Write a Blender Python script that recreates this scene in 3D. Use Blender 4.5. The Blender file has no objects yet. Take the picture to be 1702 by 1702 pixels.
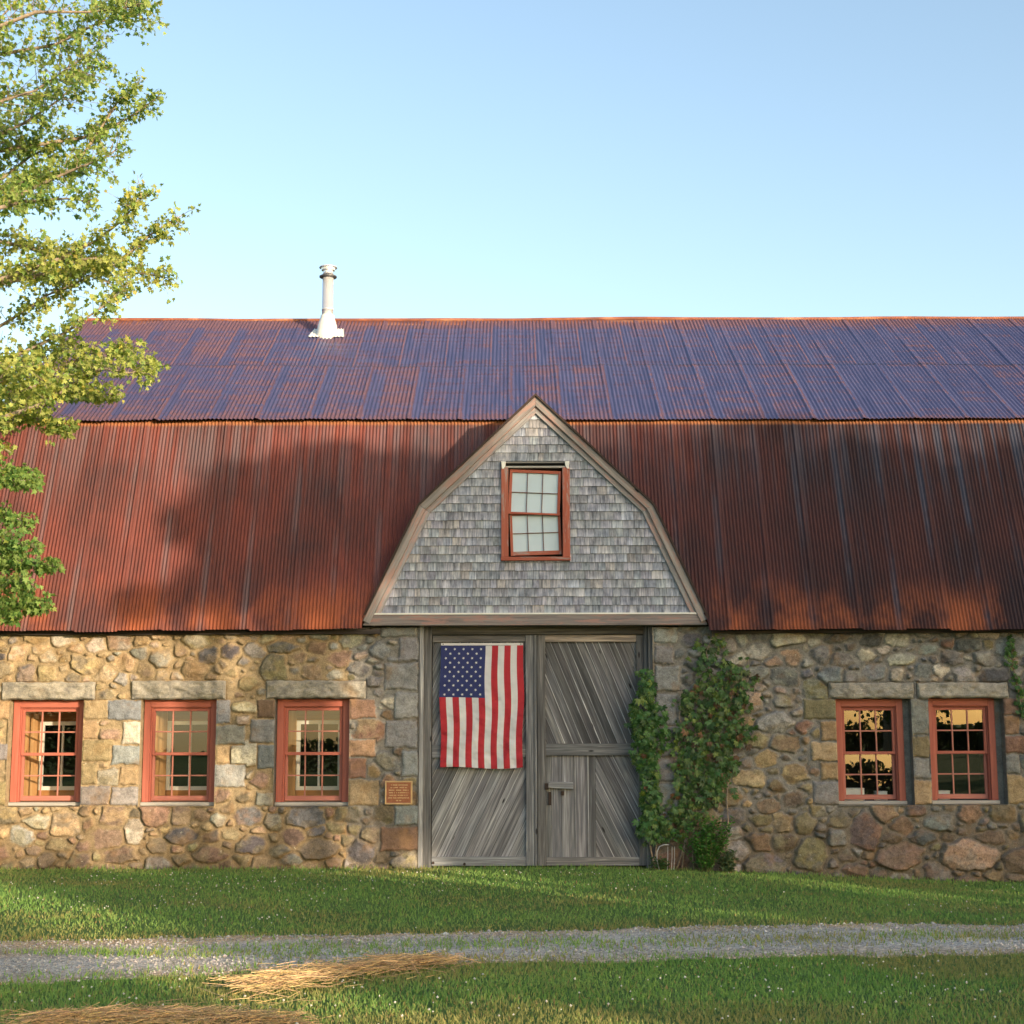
import bpy, math, random
import numpy as np
from mathutils import Vector, Matrix

R = math.radians
rng = np.random.default_rng(7)
random.seed(7)
scene = bpy.context.scene
col = scene.collection

# ------------------------------------------------------------------ camera
F = 2478.0; CC = 851.0
CAM = np.array([0.0, -17.4, 1.5])
PITCH = R(8.5); ROLL = 0.0023
fw = np.array([0, math.cos(PITCH), math.sin(PITCH)])
up0 = np.array([0, -math.sin(PITCH), math.cos(PITCH)])
rt0 = np.array([1.0, 0, 0])
rt = math.cos(ROLL)*rt0 - math.sin(ROLL)*up0
up = math.sin(ROLL)*rt0 + math.cos(ROLL)*up0
cd = bpy.data.cameras.new("camera"); cam = bpy.data.objects.new("camera", cd); col.objects.link(cam)
cd.sensor_width = 36; cd.lens = 36*F/1702; cd.clip_end = 5000; cd.clip_start = 0.1
M = Matrix.Identity(4)
for i in range(3):
    M[i][0] = rt[i]; M[i][1] = up[i]; M[i][2] = -fw[i]; M[i][3] = CAM[i]
cam.matrix_world = M
scene.camera = cam

# ------------------------------------------------------------------ light
SUN_AZ = R(40); SUN_EL = R(10)      # azimuth: degrees to the right of the view's back direction
SKY_STRENGTH = 0.15; SUN_STRENGTH = 2.7; EXPOSURE = 1.38
world = bpy.data.worlds.new("World"); scene.world = world; world.use_nodes = True
wn = world.node_tree
bg = wn.nodes["Background"]; bg.inputs[1].default_value = SKY_STRENGTH
sky = wn.nodes.new("ShaderNodeTexSky"); sky.sky_type = 'NISHITA'; sky.sun_disc = False
sky.sun_elevation = SUN_EL; sky.sun_rotation = math.pi - SUN_AZ
sky.air_density = 1.0; sky.dust_density = 1.9; sky.ozone_density = 0.85
wn.links.new(sky.outputs[0], bg.inputs[0])
sd = np.array([math.sin(SUN_AZ)*math.cos(SUN_EL), -math.cos(SUN_AZ)*math.cos(SUN_EL), math.sin(SUN_EL)])
sl = bpy.data.lights.new("sun", 'SUN'); sl.energy = SUN_STRENGTH; sl.angle = R(0.5); sl.color = (1.0, 0.79, 0.55)
so = bpy.data.objects.new("sun", sl); col.objects.link(so)
so.location = (30, -40, 25)
so.rotation_euler = Vector(sd).to_track_quat('Z', 'Y').to_euler()
scene.view_settings.view_transform = 'Standard'; scene.view_settings.look = 'None'
scene.view_settings.exposure = EXPOSURE; scene.view_settings.gamma = 1; scene.view_settings.use_curve_mapping = False

# ------------------------------------------------------------------ measuring helpers
def ray(px, py):
    return rt*(px-CC)/F + up*(CC-py)/F + fw
def at(px, py, Y=0.0):
    d = ray(px, py); return CAM + d*((Y-CAM[1])/d[1])
def xz(px, py, Y=0.0):
    p = at(px, py, Y); return (p[0], p[2])
def gnd(px, py, z=0.0):
    d = ray(px, py); return CAM + d*((z-CAM[2])/d[2])

# ------------------------------------------------------------------ numpy noise
def _h(ix, iy, seed):
    n = (ix.astype(np.int64)*374761393 + iy.astype(np.int64)*668265263 + seed*982451653) & 0x7fffffff
    n = ((n ^ (n >> 13))*1274126177) & 0x7fffffff
    n = n ^ (n >> 16)
    return (n & 0xffff)/65535.0
def vnoise(x, y, seed=0):
    x = np.asarray(x, float); y = np.asarray(y, float)
    ix = np.floor(x); iy = np.floor(y); fx = x-ix; fy = y-iy
    fx = fx*fx*(3-2*fx); fy = fy*fy*(3-2*fy)
    a = _h(ix, iy, seed); b = _h(ix+1, iy, seed); c = _h(ix, iy+1, seed); d = _h(ix+1, iy+1, seed)
    return (a*(1-fx)+b*fx)*(1-fy) + (c*(1-fx)+d*fx)*fy
def fbm(x, y, seed=0, o=4):
    s = 0; amp = 0.5; t = 0
    for k in range(o):
        s = s + amp*vnoise(x*2**k, y*2**k, seed+k*17); t += amp; amp *= 0.5
    return s/t
def sstep(a, b, x):
    t = np.clip((x-a)/(b-a), 0, 1); return t*t*(3-2*t)

# ------------------------------------------------------------------ objects
def tag(o, label=None, cat=None, group=None, kind=None):
    if label: o['label'] = label
    if cat: o['category'] = cat
    if group: o['group'] = group
    if kind: o['kind'] = kind
    return o
def empty(name, loc=(0, 0, 0), label=None, cat=None, group=None):
    o = bpy.data.objects.new(name, None); col.objects.link(o); o.location = loc
    o.empty_display_size = 0.2
    bpy.context.view_layer.update() if False else None
    return tag(o, label, cat, group)
def link(name, me, mats, parent=None):
    o = bpy.data.objects.new(name, me); col.objects.link(o)
    for m in (mats if isinstance(mats, (list, tuple)) else [mats]): me.materials.append(m)
    if parent is not None:
        o.parent = parent
        o.matrix_parent_inverse = base_matrix(parent).inverted()
    return o
def base_matrix(o):
    m = Matrix.LocRotScale(o.location, o.rotation_euler, o.scale)
    if o.parent is not None:
        m = base_matrix(o.parent) @ o.matrix_parent_inverse @ m
    return m
def np_mesh(name, V, Fc, colr=None, guv=None, smooth=False, mi=None):
    """V (N,3); Fc (M,k) or list of such arrays"""
    me = bpy.data.meshes.new(name)
    fl = Fc if isinstance(Fc, list) else [Fc]
    fl = [f for f in fl if len(f)]
    nl = sum(f.size for f in fl); npoly = sum(len(f) for f in fl)
    me.vertices.add(len(V)); me.vertices.foreach_set('co', np.ascontiguousarray(V, dtype=np.float32).ravel())
    me.loops.add(nl); me.loops.foreach_set('vertex_index', np.concatenate([f.ravel() for f in fl]).astype(np.int32))
    me.polygons.add(npoly)
    st = []; s = 0
    for f in fl:
        st.append(s+np.arange(len(f))*f.shape[1]); s += f.size
    me.polygons.foreach_set('loop_start', np.concatenate(st).astype(np.int32))
    me.polygons.foreach_set('use_smooth', np.full(npoly, smooth))
    if mi is not None: me.polygons.foreach_set('material_index', np.asarray(mi, dtype=np.int32))
    me.update(calc_edges=True)
    if colr is not None:
        a = me.attributes.new('Col', 'FLOAT_COLOR', 'POINT')
        c = np.ones((len(V), 4), np.float32); c[:, :3] = colr
        a.data.foreach_set('color', c.ravel())
    if guv is not None:
        a = me.attributes.new('guv', 'FLOAT_VECTOR', 'POINT')
        a.data.foreach_set('vector', np.ascontiguousarray(guv, dtype=np.float32).ravel())
    return me

class MB:
    """collects polygons; every vertex has a tone colour and a grain coordinate"""
    def __init__(s): s.v = []; s.f = []; s.c = []; s.g = []; s.m = []
    def add(s, vs, fs, c=(1, 1, 1), g=None, m=0):
        b = len(s.v); s.v += [tuple(v) for v in vs]
        s.f += [tuple(b+i for i in f) for f in fs]; s.m += [m]*len(fs)
        s.c += [c]*len(vs)
        s.g += g if g is not None else [(v[0], v[2]+v[1], 0) for v in vs]
    def prism(s, poly, y0, y1, c=(1, 1, 1), gd=(1, 0), rnd=None, m=0):
        """2-D polygon in (x,z), front at y0 and back at y1; gd = grain direction"""
        n = len(poly)
        if n < 3: return
        if rnd is None: rnd = random.random()*50
        if sum(poly[i][0]*poly[(i+1) % n][1]-poly[(i+1) % n][0]*poly[i][1] for i in range(n)) < 0: poly = poly[::-1]
        vs = [(x, y0, z) for x, z in poly] + [(x, y1, z) for x, z in poly]
        fs = [tuple(range(n)), tuple(range(2*n-1, n-1, -1))] + [(i, n+i, n+(i+1) % n, (i+1) % n) for i in range(n)]
        l = math.hypot(*gd); ux, uz = gd[0]/l, gd[1]/l
        g = [(v[0]*ux+v[2]*uz, -v[0]*uz+v[2]*ux+v[1]*0.7, rnd) for v in vs]
        s.add(vs, fs, c, g, m)
    def rect(s, x0, z0, x1, z1, y0, y1, c=(1, 1, 1), rnd=None, m=0):
        gd = (1, 0) if x1-x0 > z1-z0 else (0, 1)
        s.prism([(x0, z0), (x1, z0), (x1, z1), (x0, z1)], y0, y1, c, gd, rnd, m)
    def box(s, x0, y0, z0, x1, y1, z1, **k): s.rect(x0, z0, x1, z1, y0, y1, **k)
    def tube(s, pts, rad, n=6, c=(1, 1, 1), m=0, cap=True):
        pts = [np.array(p, float) for p in pts]; rings = []
        b = len(s.v); k = len(pts)
        rad = rad if hasattr(rad, '__len__') else [rad]*k
        prev = None; L = 0
        vs = []; g = []
        for i, p in enumerate(pts):
            t = pts[min(i+1, k-1)]-pts[max(i-1, 0)]; t = t/(np.linalg.norm(t)+1e-9)
            a = np.array([0, 0, 1.0]) if abs(t[2]) < 0.9 else np.array([1.0, 0, 0])
            if prev is not None: a = prev
            u = a-t*np.dot(a, t); u /= np.linalg.norm(u)+1e-9; w = np.cross(t, u); prev = u
            if i: L += np.linalg.norm(p-pts[i-1])
            for j in range(n):
                an = 2*math.pi*j/n
                vs.append(p+rad[i]*(u*math.cos(an)+w*math.sin(an))); g.append((L, j*0.05*6/n, b % 37))
        fs = [(i*n+j, i*n+(j+1) % n, (i+1)*n+(j+1) % n, (i+1)*n+j) for i in range(k-1) for j in range(n)]
        if cap: fs += [tuple(range(n-1, -1, -1)), tuple((k-1)*n+j for j in range(n))]
        s.add(vs, fs, c, g, m)
    def lathe(s, cx, cy, prof, n=24, c=(1, 1, 1), m=0):
        vs = [(cx+r*math.cos(2*math.pi*j/n), cy+r*math.sin(2*math.pi*j/n), z) for r, z in prof for j in range(n)]
        k = len(prof)
        fs = [(i*n+j, i*n+(j+1) % n, (i+1)*n+(j+1) % n, (i+1)*n+j) for i in range(k-1) for j in range(n)]
        fs += [tuple(range(n-1, -1, -1)), tuple((k-1)*n+j for j in range(n))]
        s.add(vs, fs, c, None, m)
    def build(s, name, mats, parent=None, smooth=False, bevel=0):
        me = bpy.data.meshes.new(name); me.from_pydata(s.v, [], s.f)
        me.polygons.foreach_set('material_index', s.m)
        if smooth: me.polygons.foreach_set('use_smooth', [True]*len(s.f))
        a = me.attributes.new('Col', 'FLOAT_COLOR', 'POINT')
        a.data.foreach_set('color', np.array([(c[0], c[1], c[2], 1) for c in s.c], np.float32).ravel())
        a = me.attributes.new('guv', 'FLOAT_VECTOR', 'POINT')
        a.data.foreach_set('vector', np.array(s.g, np.float32).ravel())
        me.update()
        o = link(name, me, mats, parent)
        if bevel:
            bm = o.modifiers.new('bevel', 'BEVEL'); bm.width = bevel; bm.segments = 1; bm.limit_method = 'ANGLE'
        return o

def clip(poly, cp):
    """Sutherland-Hodgman: poly clipped to the convex counter-clockwise polygon cp"""
    out = list(poly)
    n = len(cp)
    for i in range(n):
        a = cp[i]; b = cp[(i+1) % n]; inp = out; out = []
        if not inp: return []
        sd_ = lambda p: (b[0]-a[0])*(p[1]-a[1])-(b[1]-a[1])*(p[0]-a[0])
        for j in range(len(inp)):
            p = inp[j]; q = inp[(j+1) % len(inp)]; dp = sd_(p); dq = sd_(q)
            if dp >= 0: out.append(p)
            if (dp >= 0) != (dq >= 0):
                t = dp/(dp-dq); out.append((p[0]+t*(q[0]-p[0]), p[1]+t*(q[1]-p[1])))
    return out

# ------------------------------------------------------------------ materials
class G:
    def __init__(s, name):
        s.mat = bpy.data.materials.new(name); s.mat.use_nodes = True
        s.nt = s.mat.node_tree; s.b = s.nt.nodes['Principled BSDF']; s.out = s.nt.nodes['Material Output']
        s.b.inputs['Specular IOR Level'].default_value = 0.3
    def n(s, t, props=None, **inp):
        nd = s.nt.nodes.new('ShaderNode'+t)
        for k, v in (props or {}).items(): setattr(nd, k, v)
        for k, v in inp.items(): s.set(nd.inputs[k.replace('_', ' ')], v)
        return nd
    def set(s, sock, v):
        if hasattr(v, 'is_output'): s.nt.links.new(v, sock)
        elif sock.type == 'RGBA' and hasattr(v, '__len__'): sock.default_value = (*v[:3], 1)
        else: sock.default_value = v
    def p(s, **k):
        for a, v in k.items(): s.set(s.b.inputs[a.replace('_', ' ')], v)
    def obj(s): return s.n('TexCoord').outputs['Object']
    def attr(s, name, vec=False): 
        a = s.n('Attribute', {'attribute_name': name}); return a.outputs['Vector' if vec else 'Color']
    def scale(s, vec, sc): return s.n('VectorMath', {'operation': 'MULTIPLY'}, ).outputs[0] if False else s._vm('MULTIPLY', vec, sc)
    def _vm(s, op, a, b):
        nd = s.nt.nodes.new('ShaderNodeVectorMath'); nd.operation = op
        s.set(nd.inputs[0], a); s.set(nd.inputs[1], b); return nd.outputs[0]
    def noise(s, vec, sc=5, det=3, rough=0.55, dist=0):
        return s.n('TexNoise', Vector=vec, Scale=sc, Detail=det, Roughness=rough, Distortion=dist).outputs[0]
    def m(s, op, a, b=0.0, c=0.0, cl=False):
        nd = s.nt.nodes.new('ShaderNodeMath'); nd.operation = op; nd.use_clamp = cl
        s.set(nd.inputs[0], a); s.set(nd.inputs[1], b); s.set(nd.inputs[2], c); return nd.outputs[0]
    def mr(s, v, a, b, c=0.0, d=1.0, smooth=True):
        nd = s.nt.nodes.new('ShaderNodeMapRange'); nd.interpolation_type = 'SMOOTHSTEP' if smooth else 'LINEAR'
        for i, x in enumerate((v, a, b, c, d)): s.set(nd.inputs[i], x)
        return nd.outputs[0]
    def mix(s, f, a, b, mode='MIX'):
        nd = s.nt.nodes.new('ShaderNodeMix'); nd.data_type = 'RGBA'; nd.blend_type = mode
        s.set(nd.inputs[0], f); s.set(nd.inputs[6], a); s.set(nd.inputs[7], b); return nd.outputs[2]
    def ramp(s, f, stops):
        nd = s.nt.nodes.new('ShaderNodeValToRGB'); s.set(nd.inputs[0], f)
        el = nd.color_ramp.elements
        while len(el) < len(stops): el.new(0.5)
        for e, (p, c) in zip(el, stops): e.position = p; e.color = (*c, 1)
        return nd.outputs[0]
    def sep(s, vec): return s.n('SeparateXYZ', Vector=vec).outputs
    def com(s, x, y, z=0.0): return s.n('CombineXYZ', X=x, Y=y, Z=z).outputs[0]
    def bump(s, h, st=0.5, d=0.01):
        s.set(s.b.inputs['Normal'], s.n('Bump', Height=h, Strength=st, Distance=d).outputs[0])
    def grey(s, f): return s.com(f, f, f)

def mat_stone():
    g = G('fieldstone'); c = g.attr('Col'); o = g.obj()
    n1 = g.noise(o, 14, 5, 0.65); n2 = g.noise(o, 90, 3, 0.7); n3 = g.noise(o, 4.5, 4)
    k = g.m('ADD', g.mr(n1, 0.25, 0.75, 0.6, 1.3, False), g.mr(n2, 0.2, 0.8, -0.42, 0.42, False))
    c2 = g.mix(1.0, c, g.grey(k), 'MULTIPLY')
    # rusty staining and pale lichen of their own shapes
    c3 = g.mix(g.m('MULTIPLY', g.mr(n3, 0.53, 0.7), 0.35), c2, (0.26, 0.15, 0.06))
    li = g.mr(g.noise(o, 26, 2, 0.5), 0.70, 0.76)
    c4 = g.mix(g.m('MULTIPLY', li, 0.5), c3, (0.5, 0.49, 0.4))
    g.p(Base_Color=c4, Roughness=0.92); g.p(**{'Specular IOR Level': 0.15})
    g.bump(g.m('ADD', n2, g.m('MULTIPLY', n1, 2.0)), 0.6, 0.012)
    return g.mat
def mat_granite():
    g = G('granite'); o = g.obj()
    n1 = g.noise(o, 9, 5, 0.6); n2 = g.noise(o, 110, 2, 0.7)
    c = g.ramp(n1, [(0.3, (0.19, 0.185, 0.17)), (0.5, (0.33, 0.31, 0.265)), (0.75, (0.46, 0.43, 0.37))])
    c = g.mix(1.0, c, g.grey(g.mr(n2, 0.3, 0.7, 0.72, 1.2, False)), 'MULTIPLY')
    c = g.mix(g.mr(g.noise(o, 2.3, 3), 0.55, 0.75), c, (0.27, 0.2, 0.13))
    g.p(Base_Color=c, Roughness=0.9); g.bump(g.m('ADD', n2, n1), 0.7, 0.015)
    return g.mat
def mat_lower_roof():
    g = G('rusted_corrugated_iron'); o = g.obj(); s = g.sep(o); u, v = s[0], s[1]
    big = g.noise(g.com(g.m('MULTIPLY', u, 1.0), g.m('MULTIPLY', v, 0.55)), 1.1, 5, 0.6)
    strk = g.noise(g.com(g.m('MULTIPLY', u, 9.0), g.m('MULTIPLY', v, 0.30)), 1.0, 3, 0.6)
    fine = g.noise(g.com(g.m('MULTIPLY', u, 30.0), g.m('MULTIPLY', v, 4.0)), 1.0, 4, 0.7)
    t = g.m('ADD', g.m('MULTIPLY', big, 0.75), g.m('MULTIPLY', fine, 0.25))
    c = g.ramp(t, [(0.33, (0.05, 0.026, 0.03)), (0.46, (0.095, 0.033, 0.03)), (0.58, (0.15, 0.042, 0.034)), (0.72, (0.225, 0.066, 0.041))])
    # bare-zinc streaks: at every panel lap and hanging from the top edge
    pan = g.m('FRACT', g.m('ADD', g.m('DIVIDE', u, 0.504), g.m('MULTIPLY', g.noise(g.com(u, g.m('MULTIPLY', v, 0.2)), 3), 0.10)))
    seam = g.m('MULTIPLY', g.mr(pan, 0.80, 0.88), g.mr(pan, 1.0, 0.96))
    z1 = g.m('MULTIPLY', seam, g.mr(g.noise(g.com(g.m('MULTIPLY', u, 2.0), g.m('MULTIPLY', v, 0.6)), 1.3, 3), 0.36, 0.62))
    top = g.m('MULTIPLY', g.mr(v, 1.2, 2.8), g.mr(strk, 0.42, 0.62))
    all_ = g.m('MULTIPLY', g.mr(strk, 0.55, 0.75), 0.5)
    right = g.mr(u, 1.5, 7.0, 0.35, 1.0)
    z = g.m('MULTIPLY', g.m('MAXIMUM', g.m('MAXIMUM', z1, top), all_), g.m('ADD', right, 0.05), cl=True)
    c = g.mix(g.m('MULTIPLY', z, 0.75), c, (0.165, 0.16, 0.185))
    c = g.mix(1.0, c, g.mix(g.mr(u, -1.0, 4.0), (1, 1, 1), (0.37, 0.45, 0.55)), 'MULTIPLY')  # shade on the right part painted in: sheet colour turns darker and cooler
    edge = g.m('MULTIPLY', g.mr(v, 2.78, 2.83), g.mr(strk, 0.3, 0.6, 0.5, 1.0))
    c = g.mix(edge, c, (0.30, 0.12, 0.05))
    bot = g.m('MULTIPLY', g.mr(v, 0.75, 0.05), g.mr(big, 0.42, 0.62))
    c = g.mix(g.m('MULTIPLY', bot, 0.7), c, (0.36, 0.10, 0.035))
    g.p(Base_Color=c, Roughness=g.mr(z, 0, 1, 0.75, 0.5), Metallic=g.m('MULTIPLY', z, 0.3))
    g.bump(fine, 0.25, 0.004)
    return g.mat
def mat_upper_roof():
    g = G('blue_grey_corrugated_iron'); o = g.obj(); s = g.sep(o); u, v = s[0], s[1]
    row = g.m('FLOOR', g.m('DIVIDE', v, 2.14))
    uu = g.m('ADD', g.m('DIVIDE', u, 0.63), g.m('MULTIPLY', row, 0.45))
    pan = g.m('FRACT', uu); pid = g.m('FLOOR', uu)
    wn_ = g.n('TexWhiteNoise', {'noise_dimensions': '2D'}, Vector=g.com(pid, row)).outputs[0]
    band = g.noise(g.com(g.m('ADD', g.m('MULTIPLY', u, 0.9), g.m('MULTIPLY', wn_, 13)), g.m('MULTIPLY', v, 5.5)), 1.0, 4, 0.65)
    strk = g.noise(g.com(g.m('MULTIPLY', u, 12.0), g.m('MULTIPLY', v, 1.0)), 1.0, 3, 0.6)
    fine = g.noise(g.com(g.m('MULTIPLY', u, 34.0), g.m('MULTIPLY', v, 9.0)), 1.0, 4, 0.75)
    blot = g.noise(g.com(u, v), 0.55, 4, 0.6)
    crest = g.m('SINE', g.m('MULTIPLY', u, 2*math.pi/0.0525))
    t = g.m('ADD', g.m('MULTIPLY', band, 0.46), g.m('MULTIPLY', fine, 0.30))
    t = g.m('ADD', t, g.m('MULTIPLY', strk, 0.16)); t = g.m('ADD', t, g.m('MULTIPLY', blot, 0.22))
    t = g.m('ADD', t, g.m('MULTIPLY', crest, 0.012))
    t = g.m('ADD', t, g.m('MULTIPLY', g.mr(u, -7, 9, 0.02, -0.05), 1.0))
    # the lapped strip of every sheet is cleaner, its other edge rusts
    lw = g.m('ADD', 0.10, g.m('MULTIPLY', wn_, 0.22))
    lap = g.m('MULTIPLY', g.mr(pan, 0.0, 0.03), g.m('SUBTRACT', 1.0, g.mr(pan, g.m('SUBTRACT', lw, 0.05), g.m('ADD', lw, 0.05))))
    t = g.m('SUBTRACT', t, g.m('MULTIPLY', lap, g.m('MULTIPLY', g.mr(blot, 0.35, 0.6), 0.11)))
    t = g.m('ADD', t, g.m('MULTIPLY', g.m('SUBTRACT', wn_, 0.5), 0.07))
    t = g.m('ADD', t, g.m('MULTIPLY', g.mr(pan, 0.95, 0.99), 0.09))
    t = g.m('ADD', t, g.mr(v, 3.75, 4.2, 0.0, 0.15))
    t = g.m('ADD', t, g.mr(v, 0.35, 0.0, 0.0, 0.07))
    vf = g.m('FRACT', g.m('DIVIDE', v, 2.14))
    t = g.m('ADD', t, g.mr(vf, 0.92, 1.0, 0.0, 0.06))
    rust = g.mr(t, 0.50, 0.68)
    blue = g.mix(g.mr(strk, 0.3, 0.7), (0.052, 0.056, 0.135), (0.088, 0.085, 0.175))
    blue = g.mix(g.mr(u, 0.5, -6.5, 0, 0.55), blue, (0.072, 0.058, 0.125))
    rc = g.ramp(fine, [(0.3, (0.085, 0.04, 0.05)), (0.55, (0.14, 0.062, 0.062)), (0.75, (0.21, 0.09, 0.062))])
    c = g.mix(g.m('MULTIPLY', rust, 0.74), blue, rc)
    jl = g.m('ABSOLUTE', g.m('SUBTRACT', v, g.m('ADD', 2.14, g.m('MULTIPLY', g.noise(g.com(u, 0.0), 1.5, 2), 0.05))))
    c = g.mix(g.m('MULTIPLY', g.mr(jl, 0.028, 0.012), g.mr(strk, 0.35, 0.55)), c, (0.03, 0.018, 0.022))
    g.p(Base_Color=c, Roughness=g.mr(rust, 0, 1, 0.42, 0.75), Metallic=g.mr(rust, 0, 1, 0.25, 0.0))
    g.p(**{'Specular IOR Level': 0.4})
    g.bump(fine, 0.2, 0.003)
    return g.mat
def mat_wood(name, lo, mid, hi, knots=True, paint=None, rough=0.85, contrast=1.0):
    """weathered wood: Col is the board's tone, guv its grain coordinate"""
    g = G(name); gv = g.attr('guv', True); s = g.sep(gv); off = g.m('MULTIPLY', s[2], 3.7)
    q = g.com(g.m('ADD', g.m('MULTIPLY', s[0], 4.5 if name == 'weathered_shingle' else 1.6), off), g.m('ADD', g.m('MULTIPLY', s[1], 42), off), off)
    n = g.noise(q, 1.0, 5, 0.62, 0.4)
    q2 = g.com(g.m('ADD', g.m('MULTIPLY', s[0], 7.0 if name == 'weathered_shingle' else 0.7), off), g.m('ADD', g.m('MULTIPLY', s[1], 7), off), off)
    n2 = g.noise(q2, 1.0, 4, 0.6)
    t = g.m('ADD', g.m('MULTIPLY', n, 0.6), g.m('MULTIPLY', n2, 0.4))
    t = g.m('ADD', g.m('MULTIPLY', g.m('SUBTRACT', t, 0.5), contrast), 0.5)
    c = g.ramp(t, [(0.3, lo), (0.5, mid), (0.72, hi)])
    if paint:
        pm = g.noise(g.com(g.m('ADD', g.m('MULTIPLY', s[0], 3), off), g.m('ADD', g.m('MULTIPLY', s[1], 22), off), off), 1.0, 5, 0.7)
        c = g.mix(g.mr(pm, paint[1]-0.06, paint[1]+0.06), paint[0], c)
    if knots:
        vo = g.n('TexVoronoi', {'feature': 'F1'}, Vector=g.com(g.m('ADD', g.m('MULTIPLY', s[0], 2.2), off), g.m('ADD', g.m('MULTIPLY', s[1], 7), off), off), Scale=1.0).outputs[0]
        c = g.mix(g.mr(vo, 0.11, 0.05), c, tuple(x*0.35 for x in lo))
    c = g.mix(1.0, c, g.attr('Col'), 'MULTIPLY')
    g.p(Base_Color=c, Roughness=rough); g.bump(n, 0.45, 0.004)
    return g.mat
def mat_plain(name, c, rough=0.7, metal=0.0, var=0.25, sc=12):
    g = G(name); n = g.noise(g.obj(), sc, 4, 0.6)
    cc = g.mix(1.0, c, g.grey(g.mr(n, 0.25, 0.75, 1-var, 1+var, False)), 'MULTIPLY')
    g.p(Base_Color=cc, Roughness=rough, Metallic=metal); return g.mat
def mat_leaf(name, rough=0.55, trans=0.35, spec=0.3):
    g = G(name); c = g.attr('Col')
    g.p(Base_Color=c, Roughness=rough); g.p(**{'Specular IOR Level': spec})
    tr = g.n('BsdfTranslucent', Color=g.mix(1.0, c, (1.1, 1.25, 0.6), 'MULTIPLY'))
    mx = g.n('MixShader', Fac=trans)
    g.nt.links.new(g.b.outputs[0], mx.inputs[1]); g.nt.links.new(tr.outputs[0], mx.inputs[2])
    g.nt.links.new(mx.outputs[0], g.out.inputs[0]); return g.mat
def mat_glass():
    g = G('window_glass')
    n = g.noise(g.obj(), 2.5, 2); nb = g.n('Bump', Height=n, Strength=0.05, Distance=0.01).outputs[0]
    gl = g.n('BsdfGlossy', Roughness=0.0, Normal=nb, Color=(1, 1, 1)); tr = g.n('BsdfTransparent', Color=(0.93, 0.95, 0.94))
    mx = g.n('MixShader', Fac=0.10)
    g.nt.links.new(tr.outputs[0], mx.inputs[1]); g.nt.links.new(gl.outputs[0], mx.inputs[2])
    g.nt.links.new(mx.outputs[0], g.out.inputs[0]); return g.mat
def mat_lawn():
    g = G('lawn_soil'); o = g.obj()
    n = g.noise(o, 0.9, 5, 0.65); n2 = g.noise(o, 24, 4, 0.7); n3 = g.noise(o, 160, 2, 0.6)
    c = g.ramp(n, [(0.3, (0.08, 0.17, 0.035)), (0.55, (0.12, 0.23, 0.05)), (0.75, (0.17, 0.18, 0.06))])
    c = g.mix(1.0, c, g.grey(g.mr(n2, 0.25, 0.75, 0.6, 1.35, False)), 'MULTIPLY')
    c = g.mix(g.m('MULTIPLY', g.mr(n3, 0.5, 0.75), 0.5), c, (0.10, 0.13, 0.035))
    g.p(Base_Color=c, Roughness=0.95); g.bump(g.m('ADD', n2, n3), 0.9, 0.05); return g.mat
def mat_gravel():
    g = G('gravel'); o = g.obj(); c0 = g.attr('Col')
    n = g.noise(o, 55, 4, 0.75); n2 = g.noise(o, 2.0, 4, 0.6)
    vo = g.n('TexVoronoi', {'feature': 'F1'}, Vector=o, Scale=55.0); 
    c = g.ramp(n2, [(0.35, (0.47, 0.42, 0.365)), (0.6, (0.62, 0.565, 0.50))])
    k = g.m('MULTIPLY', g.mr(n, 0.3, 0.7, 0.6, 1.4, False), g.mr(g.sep(vo.outputs['Color'])[0], 0, 1, 0.6, 1.45, False))
    c = g.mix(1.0, c, g.grey(k), 'MULTIPLY')
    c = g.mix(1.0, c, c0, 'MULTIPLY')
    g.p(Base_Color=c, Roughness=0.95); g.bump(g.m('ADD', n, g.m('MULTIPLY', vo.outputs['Distance'], -1.5)), 0.9, 0.02); return g.mat
def mat_vcol(name, rough=0.85):
    g = G(name); n = g.noise(g.obj(), 60, 3, 0.6)
    g.p(Base_Color=g.mix(1.0, g.attr('Col'), g.grey(g.mr(n, 0.3, 0.7, 0.75, 1.25, False)), 'MULTIPLY'), Roughness=rough); return g.mat

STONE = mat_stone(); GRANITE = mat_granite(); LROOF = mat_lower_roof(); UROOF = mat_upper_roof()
WOOD = mat_wood('weathered_door_wood', (0.055, 0.058, 0.066), (0.135, 0.142, 0.155), (0.33, 0.345, 0.36), contrast=1.25)
TRIM = mat_wood('weathered_trim_wood', (0.12, 0.115, 0.12), (0.235, 0.225, 0.225), (0.39, 0.375, 0.37), paint=((0.33, 0.22, 0.20), 0.46))
SHINGLE = mat_wood('weathered_shingle', (0.11, 0.125, 0.155), (0.27, 0.295, 0.35), (0.50, 0.525, 0.58), knots=False, contrast=1.6)
REDP = mat_wood('red_painted_wood', (0.24, 0.07, 0.052), (0.36, 0.108, 0.076), (0.43, 0.15, 0.11), knots=False, rough=0.6)
REDW = mat_wood('worn_red_wood', (0.22, 0.07, 0.05), (0.34, 0.10, 0.065), (0.42, 0.17, 0.12), knots=False, paint=((0.32, 0.25, 0.23), 0.40))
PINE = mat_wood('bare_pine', (0.30, 0.12, 0.045), (0.48, 0.26, 0.11), (0.60, 0.38, 0.19))
SILL = mat_wood('grey_sill', (0.22, 0.21, 0.2), (0.34, 0.33, 0.31), (0.48, 0.46, 0.43))
WHITE = mat_plain('white_paint', (0.72, 0.72, 0.68), 0.5, var=0.1)
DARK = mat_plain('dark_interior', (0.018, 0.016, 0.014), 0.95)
PALE = mat_plain('pale_backing', (0.47, 0.59, 0.68), 0.3, var=0.05, sc=3)
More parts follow.
